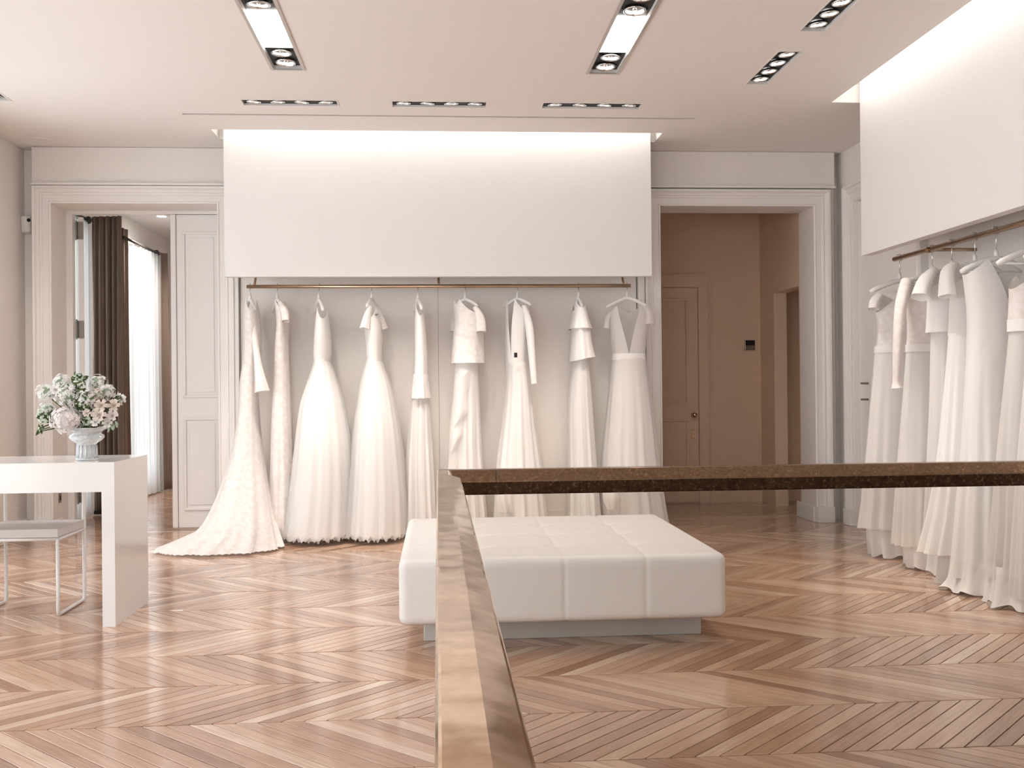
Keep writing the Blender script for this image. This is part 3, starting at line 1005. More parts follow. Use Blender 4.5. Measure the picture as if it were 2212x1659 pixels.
def px_rows(rows, Y0):
    """(y, xl, xr, half depth[, depth offset]) in picture points -> (z, cx, cy, half width, half depth)"""
    out = []
    for r in rows:
        cy = Y0 + (r[4] if len(r) > 4 else 0)
        a, b = at(r[1], r[0], cy), at(r[2], r[0], cy)
        out.append((max((a.z + b.z) / 2, .012), (a.x + b.x) / 2, cy, (b.x - a.x) / 2, r[3]))
    return out


def loft(rows, nf=9, amp0=0.0, amp1=0.06, seed=0, n=96, levels=None, ztop=None, hem=None, sq=2.2, twist=.25, sub=6):
    """tube of cloth; folds deepen from amp0 (top) to amp1 (hem)"""
    rs = smooth_rows(rows, sub)
    rnd = random.Random(seed)
    ph = [rnd.uniform(0, 6.28) for _ in range(4)]
    zt, zb = rs[0][0], rs[-1][0]
    lv = levels or len(rs)
    mb = MB()
    grid = []
    for j in range(lv):
        s = j / (lv - 1)
        z0 = zt + (zb - zt) * s if ztop or levels else rs[j][0]
        ring = []
        for k in range(n):
            th = 2 * PI * k / n
            z = z0
            if ztop:
                z = zb + (z0 - zb) * (ztop(th) - zb) / (zt - zb)
            R = row_at(rs, z) if (ztop or levels) else rs[j]
            c, sn = math.cos(th), math.sin(th)
            se = (abs(c) ** sq + abs(sn) ** sq) ** (-1 / sq)
            am = amp0 + (amp1 - amp0) * s ** 1.2
            f = 1 + am * (.62 * math.sin(nf * th + ph[0] + twist * math.sin(3 * s + ph[1])) + .38 * math.sin((nf * 1.7 // 1) * th + ph[2]) + .25 * math.sin(2 * th + ph[3]))
            if hem:
                z = z + hem(th) * max(0, (s - .75) / .25) ** 1.5
            ring.append((R[1] + R[3] * se * f * c, R[2] + R[4] * se * f * sn, max(z, .006)))
        grid.append(ring)
    vs = [p for r in grid for p in r]
    fs = [(j * n + k, j * n + (k + 1) % n, (j + 1) * n + (k + 1) % n, (j + 1) * n + k) for j in range(lv - 1) for k in range(n)]
    mb.add(vs, fs)
    return mb


def neckline(zs, axis, front=.18, back=.08, arm=.10, sh=.58, sharp=1.0, zt=None):
    """height of the bodice edge by angle: shoulders up, neck and armholes cut down.
    axis = direction of the shoulder line, front is a quarter turn clockwise from it"""
    def f(th):
        u = math.cos(th - axis); v = math.sin(th - axis)
        a = abs(u)
        if a < sh:
            d = front if v < 0 else back
            return zs - d * (1 - (a / sh)) ** sharp
        return zs - arm * ((a - sh) / (1 - sh)) ** .8
    return f


def sleeve(path, radii, nf=5, amp=.05, seed=0, flat=.75):
    rnd = random.Random(seed); ph = rnd.uniform(0, 6)
    P = [Vector(p) for p in path]
    pts = smooth_rows([(*p, r) for p, r in zip(P, radii)], 5)
    n = 26
    vs, fs = [], []
    for i, q in enumerate(pts):
        a = Vector(pts[max(i - 1, 0)][:3]); b = Vector(pts[min(i + 1, len(pts) - 1)][:3])
        t_ = (b - a).normalized()
        u = t_.cross(Vector((0, 1, 0))).normalized(); w = t_.cross(u)
        for k in range(n):
            th = 2 * PI * k / n
            rr = q[3] * (1 + amp * math.sin(nf * th + ph) * i / len(pts))
            vs.append(Vector(q[:3]) + u * rr * math.cos(th) * flat + w * rr * math.sin(th))
    for i in range(len(pts) - 1):
        for k in range(n):
            fs.append((i * n + k, i * n + (k + 1) % n, (i + 1) * n + (k + 1) % n, (i + 1) * n + k))
    return MB().add(vs, fs)


def hanger(cx, cy, zrail, ztip, axis, half, drop, label, group, padded=.012, hook_dx=0.0):
    """clothes hanger; ztip = height of the neck, axis = direction of its arms"""
    t = thing('clothes_hanger', label, 'hanger', (cx, cy, zrail), group)
    ux, uy = math.cos(axis), math.sin(axis)
    pts, rad = [], []
    for k in range(-8, 9):
        s = k / 8
        pts.append((cx + ux * half * s, cy + uy * half * s, ztip - drop * abs(s) ** 1.25 - .012 * (1 - abs(s))))
        rad.append(padded * (1.15 if abs(s) < .95 else .8))
    obj('shoulder_bar', MB().tube(pts, rad, 10), 'hanger', t, smooth=True)
    obj('neck', MB().tube([(cx, cy, ztip - .02), (cx, cy, ztip + .035)], [padded * 1.2, padded * .6], 8), 'hanger', t, smooth=True)
    if zrail > 1.92:
        obj('cross_bar', MB().tube([(cx - ux * half * .9, cy - uy * half * .9, ztip - drop * .98), (cx + ux * half * .9, cy + uy * half * .9, ztip - drop * .98)], .005, 8), 'hanger', t, smooth=True)
    hk = [(cx, cy, ztip + .03), (cx, cy, zrail - .045)]
    px_, py_ = (0, 1) if abs(zrail - 1.905) < .01 else (1, 0)
    for a in range(0, 9):
        an = -PI / 2 + a / 8 * PI * 1.35
        hk.append((cx + px_ * (.024 * math.cos(an) * 1.0), cy + py_ * (.024 * math.cos(an)), zrail + .001 + .022 * math.sin(an)))
    obj('hook', MB().tube(hk, .0028, 6), 'chrome', t, smooth=True)
    return t


def gown(label, loc, group='gowns'):
    return thing('wedding_gown', label, 'gown', loc, group)


GB, HB = 'gowns on the back rail', 'hangers on the back rail'
YB = 7.97


def hpos(px, Y=YB):
    return at(px, 640, Y)


def add_part(t, name, rows, mat, Y0=YB, **kw):
    o = obj(name, loft(px_rows(rows, Y0), **kw), mat, t, smooth=True)
    return o


E90 = PI / 2

# 1  lace gown with a long train
g = gown('lace gown with a long train spread over the floor, leftmost on back rail', (-1.4, YB, 0), GB)
R = px_rows([(646, 531, 555, .13), (690, 529, 561, .17), (740, 528, 563, .15), (790, 525, 562, .13)], YB)
obj('bodice', loft(R, nf=5, amp1=.05, seed=1, levels=26, ztop=neckline(R[0][0], -1.09, .12, .10, .10)), 'lace', g, smooth=True)
rows = [(786, 525, 562, .13, 0), (830, 519, 558, .14, 0), (900, 515, 560, .16, -.02), (980, 501, 568, .20, -.08), (1040, 483, 577, .24, -.17),
        (1100, 459, 588, .30, -.30), (1140, 432, 596, .34, -.43), (1166, 382, 602, .33, -.53), (1186, 336, 606, .30, -.62)]
add_part(g, 'skirt', rows, 'lace', nf=11, amp1=.06, seed=2, twist=.8, hem=lambda th: .006 * abs(math.sin(30 * th)), n=180)
a = at(545, 690, YB - .10); b_ = at(556, 780, YB - .16); c_ = at(566, 846, YB - .18)
obj('sleeve', sleeve([a, b_, c_], [.03, .034, .068], 6, .14, 3), 'lace', g, smooth=True)
p = hpos(540); hanger(p.x, YB, 1.905, p.z - .01, -1.09, .12, .10, 'white hanger of the lace gown with a long train', HB)

# 2  slim blush lace gown
g = gown('slim blush lace gown with cap sleeves, second from the left on back rail', (-1.2, YB, 0), GB)
R = px_rows([(646, 592, 616, .13), (693, 599, 624, .15), (740, 596, 623, .13), (783, 594, 624, .12)], YB)
obj('bodice', loft(R, nf=5, amp1=.05, seed=4, levels=24, ztop=neckline(R[0][0], -1.09, .16, .2, .08)), 'blush_lace', g, smooth=True)
add_part(g, 'skirt', [(780, 594, 624, .12), (850, 591, 627, .14), (920, 588, 631, .16, -.03), (1040, 586, 636, .19, -.10), (1120, 586, 637, .22, -.16), (1152, 588, 636, .22, -.18)], 'blush_lace', nf=8, amp1=.08, seed=5)
obj('cap_sleeve', sleeve([at(606, 655, YB - .10), at(615, 675, YB - .14), at(617, 694, YB - .16)], [.03, .04, .036], 4, .1, 6), 'lace', g, smooth=True)
p = hpos(599); hanger(p.x, YB, 1.905, p.z - .01, -1.09, .12, .10, 'white hanger of the slim blush lace gown', HB)


def tulle_gown(label, bod, skirt, axis, seed, mat_b='satin', over=1.045):
    g = gown(label, (at(bod[0][1], 640, YB).x, YB, 0), GB)
    R = px_rows(bod, YB)
    obj('bodice', loft(R, nf=5, amp1=.03, seed=seed, levels=26, ztop=neckline(R[0][0], axis, .24, .14, .10, .55)), mat_b, g, smooth=True)
    w = bod[-1]
    add_part(g, 'waistband', [(w[0] - 7, w[1] - .5, w[2] + .5, w[3] + .006), (w[0] + 4, w[1] - 1, w[2] + 1, w[3] + .008)], 'satin', amp1=.01, seed=seed)
    lining = [(r[0], r[1] + (r[2] - r[1]) * .05, r[2] - (r[2] - r[1]) * .05, r[3] * .9) + tuple(r[4:]) for r in skirt]
    lining[-1] = (lining[-1][0] - 4,) + lining[-1][1:]
    add_part(g, 'lining', lining, 'satin', nf=9, amp1=.05, seed=seed + 1)
    add_part(g, 'skirt', skirt, 'tulle', nf=17, amp0=.01, amp1=.045, seed=seed + 2, n=150, hem=lambda th: .012 * math.sin(23 * th) + .01 * math.sin(41 * th + 1))
    wide = [(r[0], r[1] - (r[2] - r[1]) * (over - 1), r[2] + (r[2] - r[1]) * (over - 1), r[3] * over) + tuple(r[4:]) for r in skirt]
    wide[-1] = (wide[-1][0] - 3,) + wide[-1][1:]
    add_part(g, 'overskirt', wide, 'tulle', nf=14, amp0=.01, amp1=.06, seed=seed + 3, n=150, hem=lambda th: .015 * math.sin(19 * th + 2) + .012 * math.sin(37 * th))
    return g


# 3, 4  ball gowns
g = tulle_gown('sleeveless tulle ball gown with a satin waistband, third from the left on back rail',
               [(662, 684, 706, .12), (720, 680, 714, .15), (767, 678, 716, .13), (783, 680, 712, .12)],
               [(781, 680, 712, .12), (800, 675, 720, .15), (838, 663, 731, .20, -.02), (878, 652, 741, .25, -.06), (958, 643, 754, .28, -.14), (1037, 635, 759, .30, -.19), (1117, 625, 760, .32, -.23), (1156, 618, 760, .33, -.25)], -1.19, 10)
p = hpos(689); hanger(p.x, YB, 1.905, p.z - .01, -1.19, .12, .11, 'white hanger of the sleeveless tulle ball gown', HB)
g = tulle_gown('tulle ball gown with winged cap sleeves, fourth from the left on back rail',
               [(660, 787, 818, .12), (711, 788, 826, .14), (750, 791, 825, .13), (783, 793, 824, .12)],
               [(781, 793, 825, .12), (800, 788, 831, .15), (838, 780, 843, .2, -.02), (918, 769, 858, .25, -.10), (998, 762, 867, .28, -.16), (1077, 757, 874, .30, -.21), (1154, 750, 876, .32, -.25)], 1.3, 20)
obj('cap_sleeve', sleeve([at(800, 664, YB - .08), at(793, 686, YB - .12), at(788, 711, YB - .14)], [.028, .04, .05], 4, .1, 21), 'satin', g, smooth=True)
obj('cap_sleeve', sleeve([at(814, 664, YB + .02), at(823, 688, YB + .04), at(829, 711, YB + .05)], [.026, .036, .045], 4, .12, 22), 'lace', g, smooth=True)
obj('neck_button', MB().lathe([(0, -.008), (.011, -.004), (.011, .004), (0, .008)], 12, tuple(at(813, 679, YB - .12))), 'hinge', g, smooth=True)
p = hpos(803); hanger(p.x, YB, 1.905, p.z - .01, 1.3, .12, .08, 'white hanger of the ball gown with cap sleeves', HB)

# 5  narrow gown with lace peplum
g = gown('narrow chiffon gown with a lace hip flounce, in the middle of back rail', (-.15, YB, 0), GB)
R = px_rows([(656, 896, 914, .13), (720, 896, 920, .15), (769, 896, 923, .14), (820, 894, 924, .14)], YB)
obj('bodice', loft(R, nf=6, amp1=.04, seed=30, levels=26, ztop=neckline(R[0][0], -1.34, .18, .1, .10)), 'satin', g, smooth=True)
add_part(g, 'skirt', [(815, 894, 924, .14), (867, 887, 928, .15), (951, 880, 933, .18, -.03), (1002, 877, 936, .2, -.06), (1120, 875, 941, .24, -.12), (1155, 874, 943, .25, -.14)], 'chiffon', nf=13, amp1=.17, seed=31)
add_part(g, 'hip_flounce', [(808, 893, 925, .145), (835, 890, 928, .165), (860, 888, 931, .19)], 'lace', nf=9, amp1=.10, seed=32)
p = hpos(903); hanger(p.x, YB, 1.905, p.z - .01, -1.34, .13, .10, 'white hanger of the narrow gown with a hip flounce', HB)

# 6  short sleeved lace top with ruffled skirt
g = gown('short-sleeved boxy lace top over a long ruffled skirt, on back rail', (.25, YB, 0), GB)
R = px_rows([(648, 978, 1034, .13), (690, 982, 1042, .16), (740, 978, 1045, .16), (785, 975, 1046, .17)], YB)
obj('bodice', loft(R, nf=6, amp1=.04, seed=40, levels=26, ztop=neckline(R[0][0], -.84, .05, .03, .11, .30)), 'lace', g, smooth=True)
add_part(g, 'skirt', [(776, 984, 1031, .13), (867, 977, 1036, .16), (934, 971, 1038, .18, -.03), (1002, 969, 1041, .2, -.06), (1117, 966, 1049, .24, -.12), (1155, 964, 1051, .25, -.14)], 'chiffon', nf=12, amp1=.16, seed=41)
obj('sleeve', sleeve([at(1026, 664, YB - .10), at(1037, 688, YB - .12), at(1039, 717, YB - .13)], [.03, .05, .056], 5, .08, 42), 'lace', g, smooth=True)
obj('sleeve', sleeve([at(992, 664, YB + .08), at(984, 690, YB + .10), at(982, 716, YB + .10)], [.03, .045, .05], 5, .08, 43), 'lace', g, smooth=True)
mb = MB()
casc = [(1009, 796, .13), (1000, 830, .15), (993, 865, .17), (1000, 890, .19), (985, 915, .2), (992, 940, .21), (975, 965, .22), (980, 1000, .235), (972, 1040, .25)]
va = []
for i, (x, y, d) in enumerate(casc):
    q = at(x + 12, y, YB - d - .02); r_ = at(x - 8 - 5 * math.sin(i * 1.9), y + 14 + 6 * math.sin(i * 2.4), YB - d - .075)
    m_ = at(x + 2, y + 6, YB - d - .065 + .02 * math.sin(i * 2.2))
    va += [q, m_, r_]
mb.add(va, [(i * 3 + k, i * 3 + k + 1, i * 3 + k + 4, i * 3 + k + 3) for i in range(len(casc) - 1) for k in range(2)])
o = obj('ruffle', mb, 'chiffon', g, smooth=True)
s = o.modifiers.new('sub', 'SUBSURF'); s.levels = 2; s.render_levels = 2
p = hpos(1005); hanger(p.x, YB, 1.905, p.z - .01, -.84, .135, .075, 'white hanger of the boxy lace top', HB)

# 7  long sleeved gown with open front and black tag
g = gown('long-sleeved gown with an open front and small black tag, on back rail', (.62, YB, 0), GB)
R = px_rows([(647, 1093, 1144, .13), (700, 1092, 1142, .15), (745, 1094, 1140, .14), (785, 1096, 1139, .13)], YB)
obj('bodice', loft(R, nf=5, amp1=.03, seed=50, levels=34, n=130, ztop=neckline(R[0][0], -.75, .44, .06, .10, .42, 1.6)), 'satin', g, smooth=True)
add_part(g, 'skirt', [(781, 1096, 1139, .13), (830, 1094, 1146, .16), (917, 1085, 1155, .2, -.03), (1002, 1075, 1167, .22, -.08), (1117, 1070, 1178, .26, -.16), (1156, 1066, 1183, .28, -.19)], 'chiffon', nf=12, amp1=.15, seed=51)
obj('sleeve', sleeve([at(1132, 662, YB - .11), at(1143, 705, YB - .15), at(1149, 770, YB - .17), at(1154, 829, YB - .18)], [.035, .05, .042, .036], 4, .05, 52, .6), 'satin', g, smooth=True)
obj('sleeve', sleeve([at(1103, 668, YB + .10), at(1095, 710, YB + .12), at(1096, 770, YB + .12), at(1099, 822, YB + .1)], [.03, .04, .034, .03], 4, .05, 53, .6), 'satin', g, smooth=True)
add_part(g, 'lifted_train', [(1040, 1078, 1104, .05, -.36), (1075, 1075, 1108, .07, -.36), (1105, 1080, 1112, .06, -.36)], 'chiffon', nf=5, amp1=.2, seed=54)
q = at(1114, 767, YB - .20)
obj('tag', MB().box(q.x - .012, q.x + .012, q.y - .003, q.y + .003, q.z - .018, q.z + .018), 'tag', g)
p = hpos(1118); hanger(p.x, YB, 1.905, p.z - .005, -.75, .13, .07, 'white hanger of the long-sleeved open-front gown', HB)

# 8  tiered gown
g = gown('narrow gown with two stacked bodice tiers, second from the right on back rail', (1.1, YB, 0), GB)
R = px_rows([(650, 1240, 1262, .13), (690, 1236, 1268, .15), (740, 1235, 1272, .14), (780, 1238, 1270, .13)], YB)
obj('bodice', loft(R, nf=5, amp1=.03, seed=60, levels=24, ztop=neckline(R[0][0], -1.5, .14, .1, .06)), 'satin', g, smooth=True)
add_part(g, 'upper_tier', [(672, 1236, 1266, .15), (692, 1233, 1271, .165), (711, 1230, 1276, .18)], 'satin', nf=6, amp1=.07, seed=61)
add_part(g, 'lower_tier', [(706, 1234, 1273, .16), (740, 1233, 1277, .17), (776, 1231, 1284, .19)], 'satin', nf=6, amp1=.07, seed=62, hem=lambda th: .02 * math.cos(th))
add_part(g, 'skirt', [(768, 1238, 1270, .13), (884, 1228, 1279, .17, -.02), (1002, 1228, 1286, .2, -.06), (1117, 1228, 1294, .24, -.12), (1155, 1226, 1297, .25, -.14)], 'chiffon', nf=12, amp1=.16, seed=63)
p = hpos(1250); hanger(p.x, YB, 1.905, p.z - .005, -1.5, .12, .09, 'white hanger of the two-tiered narrow gown', HB)

# 9  deep V gown turned to the front
g = gown('gown with a deep open neckline and flutter sleeves, rightmost on back rail', (1.5, YB, 0), GB)
R = px_rows([(661, 1318, 1400, .085), (700, 1317, 1398, .10), (740, 1321, 1395, .10), (770, 1323, 1393, .10)], YB)
obj('bodice', loft(R, nf=5, amp1=.03, seed=70, levels=34, n=140, ztop=neckline(R[0][0], -.12, .385, .05, .05, .60, 1.0)), 'sheer_dress', g, smooth=True)
add_part(g, 'waistband', [(764, 1322, 1394, .105), (778, 1322, 1395, .11)], 'satin', amp1=.01, seed=71)
add_part(g, 'skirt', [(774, 1323, 1394, .11), (884, 1312, 1410, .17, -.02), (1002, 1302, 1422, .21, -.08), (1117, 1304, 1436, .25, -.16), (1156, 1300, 1442, .27, -.19)], 'sheer_dress', nf=14, amp1=.15, seed=72)
add_part(g, 'lining', [(774, 1326, 1391, .09), (884, 1320, 1402, .14, -.02), (1002, 1314, 1410, .19, -.06), (1130, 1316, 1420, .24, -.12)], 'chiffon', nf=7, amp1=.08, seed=73)
obj('flutter_sleeve', sleeve([at(1392, 661, YB - .02), at(1402, 678, YB - .03), at(1403, 702, YB - .04)], [.028, .045, .055], 5, .1, 74), 'sheer_dress', g, smooth=True)
obj('flutter_sleeve', sleeve([at(1318, 676, YB), at(1312, 690, YB - .01), at(1309, 710, YB - .02)], [.024, .032, .036], 5, .1, 75), 'sheer_dress', g, smooth=True)
add_part(g, 'lifted_train', [(1050, 1302, 1334, .06, -.40), (1078, 1303, 1340, .08, -.40), (1099, 1312, 1332, .05, -.40)], 'chiffon', nf=5, amp1=.15, seed=76)
p = hpos(1355); hanger(p.x, YB, 1.905, p.z + .0, -.12, .165, .085, 'white hanger of the deep-necked gown at the rail end', HB)

# ------------------------------------------------------------------ gowns on the right rail
GR, HR = 'gowns on the right rail', 'hangers on the right rail'


def right_gown(label, Y0, bod, skirt, mats, axis, neck, seed, sleeves=(), under=None, belt=None, hl=None, hz=None, nf=13, amp=.14):
    g = gown(label, (RX, Y0, 0), GR)
    R = px_rows(bod, Y0)
    obj('bodice', loft(R, nf=6, amp1=.03, seed=seed, levels=30, n=120, ztop=neckline(R[0][0], axis, *neck)), mats[0], g, smooth=True)
    add_part(g, 'skirt', skirt, mats[1], Y0=Y0, nf=nf, amp1=amp, seed=seed + 1, n=120)
    if belt:
        add_part(g, 'waistband', belt, 'satin', Y0=Y0, amp1=.01, seed=seed)
    if under:
        add_part(g, 'underskirt', under, 'satin', Y0=Y0, nf=8, amp0=.06, amp1=.13, seed=seed + 2, hem=lambda th: .015 * math.sin(9 * th))
    for i, (pth, rad) in enumerate(sleeves):
        obj('sleeve', sleeve([at(x, y, Y0 + d) for x, y, d in pth], rad, 5, .07, seed + 5 + i, .8), mats[0], g, smooth=True)
    if hl:
        cx = (R[0][1])
        hanger(RX, Y0, RZ, hz, axis, .205, .085, hl, HR, padded=.014)
    return g


right_gown('lace-bodiced gown farthest along the right rail', 6.50,
           [(634, 1888, 2030, .10), (670, 1893, 2026, .10), (710, 1897, 2020, .09), (757, 1892, 2020, .09)],
           [(752, 1892, 2012, .09), (864, 1882, 2016, .10), (991, 1872, 2020, .12), (1085, 1863, 2022, .13), (1138, 1857, 2022, .14)],
           ('lace', 'chiffon'), .06, (.10, .05, .12, .45), 100,
           sleeves=[([(1900, 638, -.04), (1890, 652, -.06), (1887, 668, -.07)], [.03, .042, .04])],
           under=[(1110, 1872, 2016, .12), (1160, 1876, 2014, .13), (1214, 1882, 2014, .14)], belt=[(748, 1890, 2024, .095), (762, 1890, 2024, .098)],
           hl='white hanger of the farthest gown on the right rail', hz=1.80, amp=.11)
right_gown('long-sleeved lace gown, second farthest on the right rail', 6.06,
           [(604, 1946, 2090, .10), (650, 1956, 2086, .10), (700, 1962, 2080, .09), (752, 1960, 2080, .09)],
           [(748, 1960, 2082, .09), (864, 1952, 2090, .10), (991, 1944, 2100, .12), (1090, 1940, 2108, .13), (1176, 1937, 2112, .14)],
           ('blush_lace', 'chiffon'), .06, (.12, .05, .11, .45), 110,
           sleeves=[([(1958, 607, -.03), (1946, 660, -.08), (1939, 750, -.10), (1936, 818, -.10), (1937, 838, -.10)], [.04, .042, .034, .026, .040])],
           under=[(1150, 1950, 2100, .12), (1200, 1956, 2100, .14), (1240, 1958, 2104, .15)], belt=[(744, 1958, 2084, .095), (760, 1958, 2084, .098)],
           hl='white hanger of the long-sleeved lace gown', hz=1.80, amp=.11)
right_gown('cropped-bodice gown with flared cap sleeve on the right rail', 5.82,
           [(584, 2000, 2140, .09), (620, 2005, 2136, .09), (680, 2005, 2130, .10), (718, 2004, 2130, .11)],
           [(706, 2013, 2120, .085), (864, 2010, 2128, .10), (991, 2005, 2136, .11), (1090, 2002, 2140, .12), (1165, 2000, 2146, .13)],
           ('satin', 'chiffon'), .06, (.10, .05, .11, .45), 120,
           sleeves=[([(2018, 584, -.02), (1998, 608, -.06), (1988, 642, -.08)], [.03, .05, .064])],
           under=[(1150, 2010, 2140, .12), (1200, 2012, 2140, .13), (1246, 2010, 2144, .14)],
           hl='white hanger of the cropped-bodice gown', hz=1.80)
right_gown('gown with gathered ruffle sleeve, fourth from the far end of right rail', 5.56,
           [(574, 2048, 2190, .09), (620, 2054, 2186, .09), (680, 2054, 2180, .10), (726, 2052, 2180, .10)],
           [(720, 2052, 2178, .09), (864, 2042, 2190, .10), (991, 2032, 2186, .12), (1090, 2020, 2190, .13), (1192, 2000, 2192, .15)],
           ('chiffon', 'satin'), .06, (.12, .05, .11, .45), 130,
           sleeves=[([(2062, 573, -.02), (2046, 590, -.06), (2046, 640, -.08)], [.028, .042, .056])],
           under=[(1170, 2030, 2200, .13), (1210, 2034, 2200, .14), (1256, 2030, 2206, .15)],
           hl='white hanger of the ruffle-sleeved gown', hz=1.80)
right_gown('plain white gown with a wide plunging neckline on the right rail', 5.34,
           [(560, 2076, 2234, .085), (620, 2086, 2228, .10), (680, 2092, 2222, .10), (760, 2092, 2224, .10)],
           [(750, 2092, 2226, .10), (864, 2086, 2230, .10), (991, 2081, 2240, .12), (1090, 2074, 2250, .13), (1190, 2068, 2260, .14), (1244, 2064, 2264, .15)],
           ('satin', 'satin'), .06, (.27, .20, .085, .52, 1.0), 140,
           under=[(1210, 2068, 2240, .14), (1250, 2062, 2240, .17), (1290, 2050, 2250, .2)],
           hl='white hanger of the plunging-neck gown', hz=1.80, amp=.11)
right_gown('sheer blush gown with thin straps, second nearest on the right rail', 4.98,
           [(590, 2180, 2330, .08), (640, 2184, 2326, .10), (690, 2182, 2322, .10), (716, 2183, 2322, .10)],
           [(710, 2184, 2322, .09), (864, 2170, 2340, .10), (991, 2162, 2334, .12), (1120, 2156, 2336, .14), (1250, 2148, 2338, .15)],
           ('blush_lace', 'sheer_dress'), .06, (.22, .10, .08, .55), 150,
           under=[(1220, 2150, 2340, .13), (1270, 2146, 2340, .16), (1318, 2138, 2350, .2)], belt=[(690, 2180, 2324, .105), (716, 2180, 2324, .108)],
           hl='white hanger of the sheer blush gown', hz=1.80)
right_gown('nearest white gown on the right rail, cut by the picture edge', 4.74,
           [(586, 2216, 2380, .08), (640, 2222, 2370, .10), (690, 2224, 2366, .10), (720, 2224, 2366, .10)],
           [(710, 2224, 2366, .09), (864, 2214, 2380, .10), (991, 2206, 2390, .12), (1120, 2200, 2396, .14), (1290, 2192, 2400, .15)],
           ('satin', 'chiffon'), .06, (.2, .10, .08, .55), 160,
           hl='white hanger nearest the camera on the right rail', hz=1.80)

# ------------------------------------------------------------------ ottoman
t = thing('ottoman', 'large square white tufted leather ottoman on a low plinth', 'ottoman', (.53, 5.05, 0))
cx, cy, hw, z0, z1 = .53, 5.05, .70, .12, .40
mb = MB()
NS = 72
RAD = .035


def cushion_pt(u, v, w):
    """u, v, w in -1..1 on the box surface -> rounded, quilted"""
    p = Vector((u * hw, v * hw, w * (z1 - z0) / 2))
    inner = Vector((max(-hw + RAD, min(hw - RAD, p.x)), max(-hw + RAD, min(hw - RAD, p.y)), max(-(z1 - z0) / 2 + RAD, min((z1 - z0) / 2 - RAD, p.z))))
    d = p - inner
    n_ = d.normalized() if d.length > 1e-6 else Vector((0, 0, 1))
    p = inner + n_ * RAD
    # seams every quarter, buttons where they cross on the top
    dx = min(abs(p.x - s_ * hw / 2) for s_ in (-1, 0, 1)); dy = min(abs(p.y - s_ * hw / 2) for s_ in (-1, 0, 1))
    dep = 0
    if abs(n_.z) > .7:
        dep = .0028 * math.exp(-(dx / .010) ** 2) + .0028 * math.exp(-(dy / .010) ** 2) + .014 * math.exp(-(dx * dx + dy * dy) / .0028)
    elif abs(n_.y) > .7:
        dep = .005 * math.exp(-(dx / .008) ** 2)
    elif abs(n_.x) > .7:
        dep = .005 * math.exp(-(dy / .008) ** 2)
    p -= n_ * dep
    return (cx + p.x, cy + p.y, (z0 + z1) / 2 + p.z)


def grid_face(fn, nu, nv):
    def ease(i, n_):
        return math.copysign(1, 2 * i / n_ - 1) * (1 - (1 - abs(2 * i / n_ - 1)) ** 1.12)
    vs = [fn(ease(i, nu), ease(j, nv)) for j in range(nv + 1) for i in range(nu + 1)]
    fs = [(j * (nu + 1) + i, j * (nu + 1) + i + 1, (j + 1) * (nu + 1) + i + 1, (j + 1) * (nu + 1) + i) for j in range(nv) for i in range(nu)]
    mb.add(vs, fs)


NS = 200
grid_face(lambda a, b: cushion_pt(a, b, 1), NS, NS)
grid_face(lambda a, b: cushion_pt(a, b, -1), 40, 40)
for s_ in (-1, 1):
    grid_face(lambda a, b: cushion_pt(a, s_, b), NS, 30)
    grid_face(lambda a, b: cushion_pt(s_, a, b), NS, 30)
me = mb.mesh('cushion')
bm = bmesh.new(); bm.from_mesh(me); bmesh.ops.remove_doubles(bm, verts=bm.verts, dist=.0004); bmesh.ops.recalc_face_normals(bm, faces=bm.faces); bm.to_mesh(me); bm.free()
cush = obj('cushion', me, 'leather', t, smooth=True)
for i in (-1, 0, 1):
    for j in (-1, 0, 1):
        obj('button', MB().lathe([(0, .004), (.007, .003), (.011, 0), (.010, -.004)], 12, (cx + i * hw / 2, cy + j * hw / 2, z1 - .016)), 'leather', t, smooth=True)
obj('plinth', MB().box(cx - .60, cx + .645, 4.585, 5.55, .0, .12), 'plinth', t, bevel=.004)

# ------------------------------------------------------------------ white table, chairs
t = thing('console_table', 'glossy white waterfall table carrying the flower vase', 'table', (-2.3, 5.3, 0))
TX0, TX1, TY0, TY1, TZ = -3.13, -1.537, 5.035, 5.595, .782
obj('top', MB().box(TX0, TX1, TY0, TY1, .641, TZ), 'lacquer', t)
obj('leg_panel', MB().box(TX1 - .06, TX1, TY0, TY1, 0, .641), 'lacquer', t)
obj('leg_panel', MB().box(TX0, TX0 + .06, TY0, TY1, 0, .6405), 'lacquer', t, bevel=.002)


def chair(label, x1, y0, y1, w):
    t = thing('wire_chair', label, 'chair', (x1 - w / 2, (y0 + y1) / 2, 0), 'white wire chairs')
    x0 = x1 - w; r = .0088
    for x in (x0, x1):
        obj('side_frame', MB().tube([(x, y0, .385), (x, y0, .03), (x, y0 + .008, .012), (x, y0 + .026, r), (x, y1 - .026, r), (x, y1 - .008, .012), (x, y1, .03), (x, y1, .765)], r, 10), 'white_metal', t, smooth=True)
    mb = MB()
    mb.tube([(x0, y0, .385), (x1, y0, .385)], r * .9, 8); mb.tube([(x0, y1, .385), (x1, y1, .385)], r * .9, 8)
    mb.tube([(x0, y0, .385), (x0, y1, .385)], r * .9, 8); mb.tube([(x1, y0, .385), (x1, y1, .385)], r * .9, 8)
    obj('seat_rail', mb, 'white_metal', t, smooth=True)
    obj('top_rail', MB().tube([(x0, y1, .76), (x1, y1, .76)], r, 8), 'white_metal', t, smooth=True)
    obj('backrest', MB().box(x0 + .012, x1 - .012, y1 - .012, y1 + .012, .66, .75), 'seat', t, bevel=.006)
    obj('seat', MB().box(x0 - .004, x1 + .004, y0 - .004, y1 - .012, .394, .437), 'seat', t, bevel=.004)


chair('white wire chair tucked under the table beside its leg panel', -1.893, 5.29, 5.675, .405)
chair('white wire chair under the table cut by the left picture edge', -2.345, 5.30, 5.68, .405)

